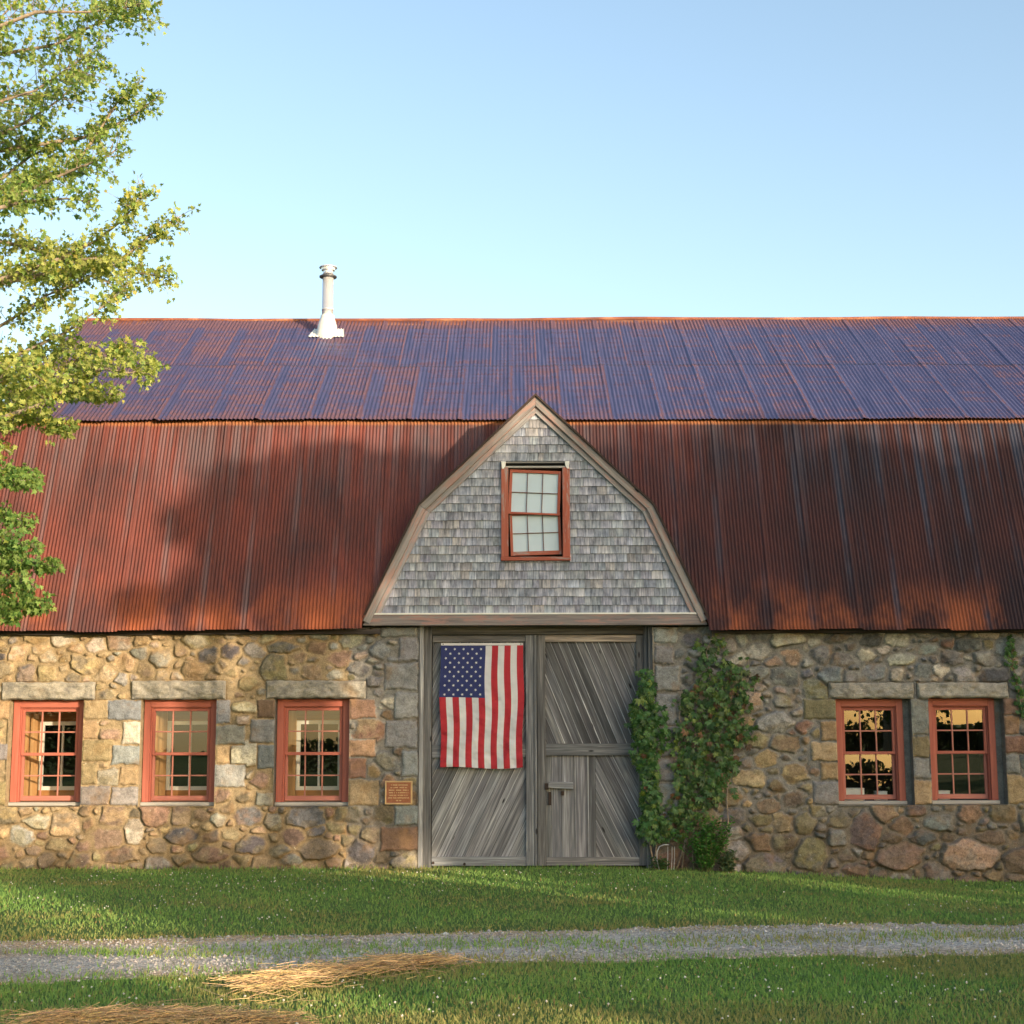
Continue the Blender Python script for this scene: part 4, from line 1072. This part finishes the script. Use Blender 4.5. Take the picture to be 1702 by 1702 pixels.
# ------------------------------------------------------------------ flag
def build_flag():
    x0, z1 = xz(733.5, 1069, 0.05); x1, z0 = xz(869.5, 1276, 0.05)
    W = x1-x0; H = z1-z0; head = 0.026
    f = empty('flag', (x0, 0.05, z1), 'stars and stripes flag hanging upright on the left barn door', 'flag')
    def wave(u, v):     # u across 0..1, v down 0..1
        u = np.asarray(u); v = np.asarray(v)
        return 0.048-0.012*v-0.013*np.sin(u*9+v*6)*(0.3+v)-0.007*np.sin(u*24+v*14+1)*(0.3+v)-0.010*(fbm(u*10+v*5, v*15-u*4, 44)-0.5)*4*(0.25+v)
    def xoff(u, v): return 0.022*np.sin(v*4.0+0.5)*(u-0.5)-0.010*v*(1-u)+0.006*np.sin(v*11+u*3)
    nx, nz = 13*5+1, 120
    us = np.linspace(0, 1, nx); vs_ = np.linspace(0, 1, nz)
    U, Vv = np.meshgrid(us, vs_)
    V = np.stack([x0+U*W+xoff(U, Vv), wave(U, Vv), z1-head-Vv*(H-head)+0.012*np.sin(U*6+0.6)*Vv-0.006*np.sin(U*np.pi)*(1-Vv)], 2).reshape(-1, 3)
    Fc = grid_faces(nx, nz)[:, ::-1]
    uc = U.ravel()[Fc].mean(1); vc = Vv.ravel()[Fc].mean(1)
    st = np.floor(uc*13).astype(int)
    mi = np.where(st % 2 == 0, 0, 1); mi = np.where((st < 7) & (vc < 0.432), 2, mi)
    red = mat_plain('flag_red', (0.36, 0.024, 0.036), 0.8, var=0.1); wh = mat_plain('flag_white', (0.56, 0.57, 0.60), 0.8, var=0.05); bl = mat_plain('flag_blue', (0.025, 0.035, 0.13), 0.8, var=0.1)
    me = np_mesh('cloth', V, Fc, smooth=True, mi=mi)
    cloth = link('cloth', me, [red, wh, bl], f)
    cloth['label'] = 'red and white striped cloth with blue canton'
    s = MB()
    cw, chh = 7/13, 0.432
    for r in range(11):
        k = 5 if r % 2 == 0 else 4
        for c in range(k):
            u = cw*((c+0.5)/5+(0.1 if k == 4 else 0))*0.98+0.008; v = chh*(r+0.85)/11.6
            cx = x0+u*W+xoff(u, v); cz = z1-head-v*(H-head); y = float(wave(u, v))-0.004
            vs = [(cx, y, cz)]
            for q in range(10):
                rr = 0.0175 if q % 2 == 0 else 0.0078; an = math.pi/2+q*math.pi/5+math.pi/2
                vs.append((cx+rr*math.cos(an), y, cz+rr*math.sin(an)))
            s = MB(); s.add(vs, [(0, 1+q, 1+(q+1) % 10) for q in range(10)]); s.build('star', wh, f)
    h = MB(); h.rect(x0-0.002, z1-head-0.001, x1+0.002, z1, 0.045, 0.053); h.build('heading', wh, f)
    for xx in (x0+0.022, x1-0.022):
        g = MB(); g.add([(xx+0.008*math.cos(k*math.pi/4), 0.042, z1-head/2+0.008*math.sin(k*math.pi/4)) for k in range(8)], [tuple(range(7, -1, -1))]); g.build('grommet', DSTEEL, f)
build_flag()

# ------------------------------------------------------------------ plaque
def build_plaque():
    x0, z1 = xz(640, 1298, -0.06); x1, z0 = xz(685, 1337, -0.06)
    cop = mat_plain('bronze_field', (0.30, 0.115, 0.06), 0.5, 0.35, var=0.25, sc=30); br = mat_plain('bronze_edge', (0.55, 0.38, 0.2), 0.45, 0.35, var=0.15)
    p = empty('plaque', (x0, -0.06, z0), 'small bronze plaque with raised lettering on stone beside the doors', 'plaque')
    m = MB(); m.rect(x0+0.014, z0+0.014, x1-0.014, z1-0.014, -0.062, -0.02); m.build('plate', cop, p)
    m = MB(); b = 0.017
    m.rect(x0, z0, x0+b, z1, -0.07, -0.02); m.rect(x1-b, z0, x1, z1, -0.07, -0.02); m.rect(x0+b, z0, x1-b, z0+b, -0.069, -0.02); m.rect(x0+b, z1-b, x1-b, z1, -0.069, -0.02)
    m.build('border', br, p, bevel=0.003)
    m = MB(); z = z1-0.04
    for wd in (0.78, 0.7, 0.86, 0.84, 0.8, 0.9, 0.22):
        L = (x1-x0-0.05)*wd; x = (x0+x1)/2-L/2; e = x+L
        while x < e:
            w = random.uniform(0.004, 0.008)
            if random.random() < 0.85: m.rect(x, z-random.uniform(0.011, 0.014), min(x+w, e+0.002), z, -0.0655, -0.06)
            x += w+0.0025
        z -= 0.029
    m.build('lettering', br, p)
build_plaque()

# ------------------------------------------------------------------ leaves
MAPLE = np.array([(0, -0.05), (0.16, -0.10), (0.46, -0.02), (0.30, 0.18), (0.52, 0.48), (0.20, 0.46), (0.0, 0.95), (-0.20, 0.46), (-0.52, 0.48), (-0.30, 0.18), (-0.46, -0.02), (-0.16, -0.10)])
LEAFLET = np.array([(0, 0), (0.20, 0.35), (0.14, 0.75), (0, 1.0), (-0.14, 0.75), (-0.20, 0.35)])
QUAD = np.array([(0, 0), (0.38, 0.45), (0, 1.0), (-0.38, 0.45)])
def leaf_mesh(name, P, D, N, S, C, shape, fold=0.25):
    """P base points, D stem->tip direction, N rough normal, S size"""
    n = len(P); k = len(shape)
    D = D/np.linalg.norm(D, axis=1, keepdims=True)
    N = N-D*(N*D).sum(1, keepdims=True); N = N/(np.linalg.norm(N, axis=1, keepdims=True)+1e-9)
    Sd = np.cross(D, N)
    sx = shape[:, 0][None, :, None]; sy = shape[:, 1][None, :, None]
    V = P[:, None]+S[:, None, None]*(Sd[:, None]*sx+D[:, None]*sy+N[:, None]*(np.abs(sx)*fold-0.18*sy**2))
    Fc = np.arange(n*k).reshape(n, k)
    return np_mesh(name, V.reshape(-1, 3), Fc, np.repeat(C, k, 0))
def unit(n): 
    v = rng.normal(0, 1, (n, 3)); return v/np.linalg.norm(v, axis=1, keepdims=True)

# ------------------------------------------------------------------ maple on the left
def build_maple():
    YT = -2.6
    base = np.array([-7.6, YT, gz(-7.6, YT)])
    tree = empty('maple_tree', tuple(base), 'tall maple with yellow-green leaves reaching in front of the left roof end', 'tree')
    tr = MB()
    tp = [base+np.array([0, 0, -0.2]), base+np.array([0.05, 0, 1.5]), base+np.array([0.0, 0.1, 3.5]), base+np.array([0.15, 0.15, 6]), base+np.array([0.1, 0.0, 9]), base+np.array([0.3, 0.1, 12])]
    tr.tube(tp, [0.26, 0.2, 0.17, 0.14, 0.09, 0.02], 12)
    tr.build('trunk', BARK, tree, smooth=True)
    tpa = np.array(tp)
    def trunk_at(z): return np.array([np.interp(z, tpa[:, 2], tpa[:, i]) for i in range(3)])
    # limbs seen in the frame (measured), each with its own depth
    limbs = [([(60, 20), (150, 20), (250, 8)], -0.3, 0.45, 1.0, 0), ([(0, 90), (90, 75), (170, 35), (235, 25)], 0.4, 0.40, 1.2, 0), ([(-20, 175), (60, 150), (140, 95)], -0.5, 0.5, 1.6, 0),
             ([(-40, 240), (40, 205), (100, 165), (150, 110)], 0.2, 0.5, 1.6, 0), ([(-60, 60), (0, 30), (60, -30)], 0.0, 0.6, 1.5, 0),
             ([(0, 342), (60, 310), (120, 283), (175, 262), (205, 240)], -0.2, 0.36, 1.3, 0), ([(120, 283), (160, 225), (195, 170), (222, 145)], 0.2, 0.26, 1.3, 0), ([(160, 225), (215, 195), (258, 165)], 0.5, 0.2, 1.1, 0),
             ([(0, 300), (50, 260), (90, 240)], 0.5, 0.4, 1.2, 0), ([(0, 345), (40, 335), (110, 330), (150, 335)], -0.6, 0.22, 1.0, 0),
             ([(0, 402), (50, 412), (95, 432), (160, 430), (220, 452), (280, 462)], 0.0, 0.30, 1.4, 1), ([(95, 432), (160, 400), (205, 365), (235, 325)], -0.3, 0.28, 1.3, 1), ([(205, 430), (250, 390), (302, 358)], 0.3, 0.2, 1.2, 1),
             ([(-20, 470), (40, 455), (110, 445), (180, 470)], 0.6, 0.34, 1.2, 1), ([(-30, 560), (20, 530), (80, 490), (140, 465)], 0.2, 0.36, 1.2, 1),
             ([(0, 604), (50, 580), (110, 552), (170, 510), (215, 470)], -0.2, 0.24, 1.0, 1), ([(-40, 660), (30, 610), (80, 580), (110, 570)], 0.4, 0.28, 1.3, 1),
             ([(70, 672), (120, 640), (170, 612), (215, 620), (250, 612)], -0.4, 0.24, 1.6, 1), ([(60, 640), (110, 605), (160, 590), (215, 580)], 0.0, 0.22, 1.6, 1), ([(20, 680), (80, 650), (150, 655), (200, 655)], 0.3, 0.2, 1.3, 1),
             ([(-30, 640), (20, 630), (60, 610)], -0.5, 0.26, 1.4, 1), ([(-20, 700), (40, 690), (80, 700), (120, 718)], 0.1, 0.16, 1.1, 1), ([(-30, 720), (20, 690), (60, 690)], 0.4, 0.16, 1.0, 1), ([(-40, 735), (0, 742), (18, 752)], 0.0, 0.10, 0.6, 1),
             ([(-40, 770), (10, 780), (60, 796)], 0.3, 0.13, 1.5, 2), ([(-40, 800), (0, 795), (50, 800)], 0.0, 0.12, 1.4, 2), ([(-50, 845), (0, 850), (42, 868)], 0.2, 0.15, 1.6, 2), ([(-60, 900), (0, 900), (45, 905)], -0.2, 0.18, 1.7, 2),
             ([(-60, 935), (20, 930), (60, 936), (92, 942)], 0.3, 0.15, 1.5, 2), ([(-60, 970), (10, 965), (50, 968)], -0.3, 0.17, 1.6, 2), ([(-50, 1000), (20, 1002), (74, 1000)], 0.1, 0.12, 1.4, 2), ([(-50, 1020), (0, 1022), (25, 1024)], 0.0, 0.06, 0.8, 2)]
    P = []; D = []; K = []
    lm = MB()
    def twigs(pts, spread, dens, kind):
        pts = [np.array(p) for p in pts]
        seg = [np.linalg.norm(b-a) for a, b in zip(pts[:-1], pts[1:])]; L = sum(seg)
        n = int(L*dens*30)
        for _ in range(n):
            t = random.random()**0.8*L; i = 0
            while i < len(seg)-1 and t > seg[i]: t -= seg[i]; i += 1
            f = min(t/seg[i], 1); o = pts[i]*(1-f)+pts[i+1]*f
            ax = (pts[i+1]-pts[i])/seg[i]
            d = ax*0.7+unit(1)[0]*np.array([1, 1.3, 1]); d[2] += 0.15 if kind < 2 else -0.25
            d /= np.linalg.norm(d); ln = spread*random.uniform(0.35, 1.0)
            e = o+d*ln
            lm.tube([o, o+d*ln*0.5+np.array([0, 0, 0.01]), e], [0.004, 0.003, 0.0015], 4, cap=False)
            m = random.randint(7, 13)
            for q in range(m):
                s = 0.35+0.65*random.random()
                P.append(o+d*ln*s+unit(1)[0]*0.065); dd = unit(1)[0]*0.9+d*0.4+np.array([0, 0, -0.55 if kind < 2 else -0.8]); D.append(dd); K.append(kind)
    for pix, dy, spread, dens, kind in limbs:
        pts = [at(px, py, YT+dy*1.5+0.15*math.sin(i*1.7)) for i, (px, py) in enumerate(pix)]
        a = pts[0]; tz = max(0.8, a[2]-0.5); s = trunk_at(tz)
        mid = s*0.4+a*0.6+np.array([0, 0, -0.12])
        full = [s, mid]+pts
        k = len(full); lm.tube(full, list(np.linspace(0.034, 0.005, k)), 6)
        twigs([mid]+pts, spread*1.0, dens, kind)
    # the rest of the crown, outside the frame
    for _ in range(95):
        z = random.uniform(2.2, 11.5); s = trunk_at(z); an = random.uniform(0.7, 5.6) if z < 8.5 else random.uniform(0, 6.28)
        r = (1-((z-5.5)/7.2)**2)*random.uniform(1.3, 3.0)
        d = np.array([math.cos(an), math.sin(an), random.uniform(0.0, 0.5)])
        if s[0]+d[0]*r > -5.6 and z < 9: d[0] = -abs(d[0])
        e = s+d*r; mid = s+d*r*0.5+np.array([0, 0, 0.1])
        lm.tube([s, mid, e], [0.045, 0.025, 0.006], 5); twigs([s*0.7+e*0.3, mid, e], 0.7, 1.4, random.choice((0, 1)))
    lm.build('branches', BARK, tree, smooth=True)
    P = np.array(P); D = np.array(D); K = np.array(K); n = len(P)
    pal = np.array([(0.27, 0.35, 0.10), (0.38, 0.42, 0.12), (0.20, 0.30, 0.08)])
    C = pal[K]*rng.uniform(0.65, 1.3, n)[:, None]
    al = rng.uniform(0, 1, n); C = np.where((al < 0.06)[:, None], C*np.array([1.25, 1.0, 0.8]), C); C = np.where((al > 0.8)[:, None], C*np.array([0.6, 0.8, 0.8]), C)
    S = rng.uniform(0.032, 0.072, n)
    me = leaf_mesh('crown', P, D, unit(n)+np.array([0.2, -0.5, 0.4]), S, C, MAPLE)
    link('crown', me, LEAF, tree)
    print('maple leaves', n)
build_maple()

# ------------------------------------------------------------------ creepers and the plants at the wall foot
def creeper(name, blobs, n, y0, y1, label, reds=0.08, size=(0.03, 0.088), stems=(), dull=0.0, only_part=None):
    """blobs: (px, py, rx, ry, weight) patches of the wall covered by leaves"""
    w = np.array([b[2]*b[3]*b[4] for b in blobs], float); w /= w.sum()
    ix = rng.choice(len(blobs), n, p=w)
    an = rng.uniform(0, 6.28, n); rr = np.sqrt(rng.uniform(0, 1, n))*rng.uniform(0.8, 1.12, n)*np.where(rng.uniform(0, 1, n) < 0.07, 1.35, 1.0)
    B = np.array(blobs, float)[ix]
    px = B[:, 0]+np.cos(an)*rr*B[:, 2]; py = B[:, 1]+np.sin(an)*rr*B[:, 3]
    P0 = np.array([at(a, b, 0.0) for a, b in zip(px, py)])
    P0[:, 1] = -(y0+(y1-y0)*rng.uniform(0, 1, n)*np.sqrt(np.clip(1.1-rr**2, 0.05, 1)))
    P0[:, 2] = np.maximum(P0[:, 2], gz(P0[:, 0], P0[:, 1])+0.03)
    o = empty(name, (float(P0[:, 0].mean()), -0.05, float(gz(P0[:, 0].mean(), -0.1))), label, 'vine')
    # five drooping leaflets per leaf
    out = np.stack([rng.normal(0, 0.45, n), -np.ones(n), rng.normal(-0.1, 0.35, n)], 1); out /= np.linalg.norm(out, axis=1, keepdims=True)
    a0 = rng.normal(0, 0.5, n); P = []; D = []; N = []; S = []; C = []
    sz = rng.uniform(*size, n)
    hue = rng.uniform(0, 1, n)
    pal = np.array([0.045, 0.115, 0.03])*(0.6+0.9*rng.uniform(0, 1, n))[:, None]
    pal = np.where((hue < reds)[:, None], np.array([0.13, 0.065, 0.03])*rng.uniform(0.5, 1.2, n)[:, None], pal)
    pal = np.where((hue > 0.88)[:, None], np.array([0.12, 0.19, 0.04]), pal)
    if dull: pal = pal*(1-dull)+np.array([0.10, 0.075, 0.04])*dull
    upv = np.array([0, 0, 1.0])
    Sd = np.cross(out, upv); Sd /= np.linalg.norm(Sd, axis=1, keepdims=True); Up = np.cross(Sd, out)
    for k, (da, s) in enumerate(((-1.25, 0.7), (-0.62, 0.92), (0, 1.0), (0.62, 0.92), (1.25, 0.7))):
        a = a0+da; d = -Up*np.cos(a)[:, None]+Sd*np.sin(a)[:, None]+out*0.25
        P.append(P0); D.append(d); N.append(out+rng.normal(0, 0.15, (n, 3))); S.append(sz*s); C.append(pal*rng.uniform(0.85, 1.15, n)[:, None])
    me = leaf_mesh('foliage', np.concatenate(P), np.concatenate(D), np.concatenate(N), np.concatenate(S), np.concatenate(C), LEAFLET)
    link('foliage', me, GLEAF, o)
    st = MB()
    for pts in stems:
        q = [at(a, b, -0.055-0.02*math.sin(i*2.3)) for i, (a, b) in enumerate(pts)]
        q[0][2] = gz(q[0][0], -0.05)-0.03 if pts[0][1] > 1400 else q[0][2]
        st.tube(q, list(np.linspace(0.011, 0.004, len(q))), 5)
    st.build('stems', BARK, o, smooth=True)
    return o
def wig(x0, y0, x1, y1, n=7, a=8): return [(x0+(x1-x0)*i/n+random.uniform(-a, a), y0+(y1-y0)*i/n) for i in range(n+1)]
creeper('creeper', [(1073, 1140, 14, 30, 1), (1068, 1185, 24, 35, 1.2), (1070, 1240, 22, 40, 1.2), (1078, 1290, 16, 30, 1), (1080, 1330, 18, 30, 1.1), (1085, 1375, 28, 24, 1.2), (1098, 1180, 10, 20, 0.5), (1100, 1225, 12, 25, 0.4)], 720, 0.05, 0.20,
        'narrow dense green creeper climbing the right door post', 0.02, stems=[wig(1085, 1445, 1072, 1130), wig(1090, 1445, 1075, 1200)])
creeper('creeper', [(1180, 1075, 26, 22, 0.5), (1190, 1115, 42, 28, 0.8), (1185, 1165, 62, 32, 1.0), (1180, 1215, 65, 35, 1.0), (1170, 1265, 58, 32, 1.0), (1160, 1310, 50, 28, 1.0), (1140, 1350, 38, 24, 1.0), (1115, 1378, 26, 18, 0.9), (1215, 1190, 42, 60, 0.35), (1232, 1120, 24, 40, 0.22)], 1100, 0.05, 0.17,
        'wide green creeper with reddish leaves spreading over stone pier right of the doors', 0.06, stems=[wig(1130, 1448, 1165, 1070), wig(1150, 1448, 1200, 1100), wig(1170, 1440, 1240, 1110), wig(1140, 1448, 1130, 1150), wig(1190, 1300, 1250, 1090), wig(1160, 1250, 1185, 1055), wig(1200, 1440, 1225, 1180), wig(1180, 1300, 1262, 1130)], dull=0.12)
creeper('creeper', [(1675, 1066, 5, 12, 1), (1676, 1082, 7, 16, 1), (1681, 1105, 6, 14, 1), (1686, 1130, 7, 16, 1), (1693, 1158, 9, 16, 1.1), (1700, 1180, 12, 14, 0.8)], 110, 0.05, 0.10,
        'thin green creeper strand hanging beside the rightmost window', 0.08, (0.035, 0.06), stems=[wig(1676, 1050, 1700, 1190, 7, 2)])
def shrub(name, cx, cy, spread, h, n, colr, label, seed, size=(0.035, 0.06)):
    b = at(cx, cy, -0.22); zb = float(gz(b[0], -0.22))
    o = empty(name, (b[0], -0.22, zb), label, 'plant')
    st = MB(); P = []; D = []
    for k in range(n):
        s = np.array([b[0]+random.gauss(0, spread*0.12), -0.2-random.uniform(-0.05, 0.08), zb-0.01])
        lean = np.array([random.gauss(0, spread*1.3), random.gauss(-0.06, 0.10), 1.0]); hh = h*random.uniform(0.45, 1.05)*(1-0.4*min(1, abs(s[0]-b[0])/spread))
        pts = [s, s+lean*hh*0.5, s+lean*hh+np.array([random.gauss(0, 0.02), 0, 0])]
        st.tube(pts, [0.004, 0.003, 0.0015], 4, c=(0.09, 0.11, 0.04))
        for j in range(int(hh*75)):
            t = random.uniform(0.1, 1.0); P.append(s+lean*hh*t); a = random.uniform(0, 6.28); D.append((math.cos(a), math.sin(a), random.uniform(0.1, 0.8)))
    st.build('stems', VCOL, o); P = np.array(P); D = np.array(D); n = len(P)
    C = np.array(colr)*rng.uniform(0.6, 1.4, n)[:, None]
    link('foliage', leaf_mesh('foliage', P, D, unit(n)+np.array([0, -0.3, 0.8]), rng.uniform(*size, n), C, LEAFLET), GLEAF, o)
shrub('leafy_plant', 1172, 1450, 0.30, 0.62, 60, (0.05, 0.16, 0.022), 'bright green bushy plant growing at the wall foot under the creeper', 3)
shrub('leafy_plant', 1212, 1456, 0.22, 0.28, 30, (0.04, 0.075, 0.028), 'low dark green plant at the wall foot right of the bright bush', 4)
shrub('leafy_plant', 1100, 1447, 0.25, 0.16, 26, (0.045, 0.10, 0.025), 'short weedy tuft at the foot of the right door post', 5)
def build_wire():
    o = empty('wire_hoop', tuple(at(1105, 1440, -0.2)), 'bent pale wire plant hoop standing by the creeper at the door post', 'hoop')
    y = -0.26; X = lambda a, b: at(a, b, y)
    w = mat_plain('galvanised_wire', (0.5, 0.5, 0.5), 0.45, 0.5)
    m = MB(); m.tube([X(1096, 1446), X(1092, 1430), X(1092, 1416), X(1096, 1407), X(1104, 1404), X(1112, 1404)], 0.006, 6); m.build('hoop', w, o, smooth=True)
    for a in (1109, 1116, 1120):
        m = MB(); m.tube([X(a, 1446), X(a+1, 1425), X(a+1, 1407)], 0.0035, 5); m.build('prong', w, o)
build_wire()

# ------------------------------------------------------------------ things on the inner sills of the right windows
def sill_box(name, px0, py0, px1, py1, Y, label, cat, group=None, d=0.10, lid=True, bottom=None):
    x0, z1 = xz(px0, py0, Y); x1, z0 = xz(px1, py1, Y)
    if bottom is not None: z0 = bottom
    o = empty(name, (x0, Y, z0), label, cat, group)
    m = MB(); m.box(x0, Y, z0, x1, Y+d, z1-0.012); m.build('body', WHITE, o, bevel=0.003)
    if lid:
        m = MB(); m.box(x0-0.003, Y-0.003, z1-0.0115, x1+0.003, Y+d+0.003, z1); m.build('lid', WHITE, o, bevel=0.002)
s4 = WR[3][1]-0.005; s5 = WR[4][1]-0.005
sill_box('paper_tray', 1404, 1310, 1437, 1322, 0.26, 'long shallow white tray on the sill of the right-hand pair\'s left window', 'tray', bottom=s4)
sill_box('card_box', 1456, 1315, 1475, 1322, 0.28, 'small white box beside the tray on the same window sill', 'box', bottom=s4)
sill_box('card_box', 1560, 1314, 1579, 1322, 0.27, 'small white box alone on the sill of the rightmost window', 'box', bottom=s5)

# ------------------------------------------------------------------ trees behind the photographer (they shade the barn and show in the panes)
def shade_tree(name, sx, sz_, t, rx, rz, n, label, leaf=0.14, gaps=0.0, clumps=26, ry=None, trunk=True, seed=0):
    """crown whose shadow falls around (sx, sz) on the barn front, t metres towards the sun"""
    rs = np.random.default_rng(seed)
    c = np.array([sx+t*math.sin(SUN_AZ), -t*math.cos(SUN_AZ), sz_+t*math.tan(SUN_EL)])
    ry = ry or rx
    g0 = np.array([c[0], c[1], 0.0])
    o = empty(name, tuple(g0), label, 'tree')
    # clumps through an ellipsoid
    q = rs.normal(0, 1, (clumps, 3)); q /= np.linalg.norm(q, axis=1, keepdims=True); q *= rs.uniform(0.35, 1.0, (clumps, 1))**0.6
    cc = c+q*np.array([rx, ry, rz])*0.85; cr = rs.uniform(0.22, 0.42, clumps)*min(rx, rz)
    i = rs.integers(0, clumps, n); v = rs.normal(0, 1, (n, 3)); v /= np.linalg.norm(v, axis=1, keepdims=True); v *= rs.uniform(0.0, 1.0, (n, 1))**0.45
    P = cc[i]+v*cr[i][:, None]*np.array([1.15, 1.15, 0.85])
    P = P[P[:, 2] > 0.3]; n = len(P)
    dirs = rs.normal(0, 1, (n, 3)); dirs[:, 2] -= 0.3
    C = np.array([0.055, 0.085, 0.02])*rs.uniform(0.6, 1.4, n)[:, None]
    me = leaf_mesh('crown', P, dirs, rs.normal(0, 1, (n, 3)), rs.uniform(0.7, 1.3, n)*leaf, C, QUAD); link('crown', me, LEAF, o)
    tr = MB(); top = np.array([c[0], c[1], c[2]+rz*0.5])
    tr.tube([g0-np.array([0, 0, 0.2]), g0+np.array([0.1, 0, c[2]*0.4]), top], [0.05*rx+0.10, 0.04*rx+0.07, 0.03], 9)
    for k in range(0, clumps, 2):
        s = g0+(top-g0)*random.uniform(0.35, 0.8); tr.tube([s, (s+cc[k])/2+np.array([0, 0, 0.15]), cc[k]], [0.06, 0.04, 0.012], 5)
    tr.build('trunk', BARK, o, smooth=True)
    return o

SHADE = [
 # canvas x, z, distance, rx, rz, leaves, leaf size, clumps
 (-2.3, 4.35, 24, 1.4, 1.0, 8500, 0.14, 30), (-3.6, 3.2, 24, 0.9, 0.6, 1100, 0.12, 14), (-0.6, 3.0, 25, 1.5, 1.2, 8000, 0.15, 26), (-2.8, 3.2, 25, 1.15, 0.6, 2600, 0.13, 20), (3.0, 2.7, 28, 1.6, 0.8, 6000, 0.16, 22), (5.9, 2.6, 28, 1.8, 0.8, 6500, 0.16, 22), (8.8, 2.5, 28, 1.8, 0.8, 6000, 0.16, 22), (-1.5, 4.1, 24.5, 0.9, 0.9, 2600, 0.14, 16), (-2.7, 1.8, 26, 0.85, 0.9, 1100, 0.12, 16),
 (1.6, 3.7, 26, 2.0, 1.9, 11000, 0.17, 34), (4.6, 3.7, 27, 2.3, 1.9, 13000, 0.18, 36), (7.9, 3.6, 26, 2.4, 2.0, 13000, 0.18, 34), (11.5, 3.2, 27, 2.6, 2.3, 9000, 0.18, 28),
 (0.5, 1.4, 30, 1.9, 1.5, 10000, 0.18, 30), (3.2, 1.2, 31, 2.4, 1.8, 12000, 0.19, 34), (6.6, 1.0, 30, 2.4, 1.9, 12000, 0.19, 34), (10.0, 0.6, 31, 2.4, 1.8, 8000, 0.2, 28)]
TLAB = 'leafy tree behind the photographer, known only by its shadow and window reflections'
for k, (a, b, t, rx, rz, n, lf, cl) in enumerate(SHADE):
    tag(shade_tree('broad_tree', a, b, t, rx, rz, n, TLAB, lf, clumps=cl, seed=k+11), group='trees behind the photographer')
for k, (a, top, rx) in enumerate([(-16, 0.5, 2.6), (-11.3, 0.3, 2.3), (-5.2, 0.75, 1.8), (-3.6, 0.45, 1.0), (0.4, 0.4, 1.9), (4.2, 0.5, 2.4), (8.2, 0.6, 2.6)]):
    hh = 0.5*(top+45*math.tan(SUN_EL)); tag(shade_tree('broad_tree', a, top-hh*0.62, 45, rx, hh*0.62, 6000, TLAB, 0.26, clumps=34, seed=k+40), group='trees behind the photographer')
tx, ty = 8.7, -14.0; tt_ = -ty/(math.cos(SUN_AZ)*1.0)
tag(shade_tree('broad_tree', tx-tt_*math.sin(SUN_AZ), 2.35-tt_*math.tan(SUN_EL), tt_, 1.9, 1.1, 850, TLAB, 0.12, clumps=26, seed=71), group='trees behind the photographer')

def hedge(x0, x1, y, h, n, label, seed):
    rs = np.random.default_rng(seed); o = empty('hedge', ((x0+x1)/2, y, 0), label, 'hedge')
    x = rs.uniform(x0, x1, n); z = rs.uniform(0, 1, n)**0.8*h*(0.65+0.5*fbm(x*0.8, x*0, seed)); yy = y+rs.normal(0, 0.35, n)
    me = leaf_mesh('foliage', np.stack([x, yy, z], 1), rs.normal(0, 1, (n, 3)), rs.normal(0, 1, (n, 3)), rs.uniform(0.15, 0.28, n), np.array([0.035, 0.055, 0.015])*rs.uniform(0.6, 1.4, n)[:, None], QUAD)
    link('foliage', me, LEAF, o)
    for k in range(int(x1-x0)):
        st = MB(); a = x0+k+0.5; st.tube([(a, y, -0.1), (a+0.1, y, h*0.5), (a-0.1, y+0.1, h*0.8)], [0.04, 0.03, 0.01], 5); st.build('stem', BARK, o)
hedge(9, 27, -44, 1.8, 9000, 'dark hedge behind the photographer, mirrored in the two right windows', 5)
hedge(-26, -7, -44, 2.6, 9000, 'dark hedge behind the photographer, mirrored in the three left windows', 6)
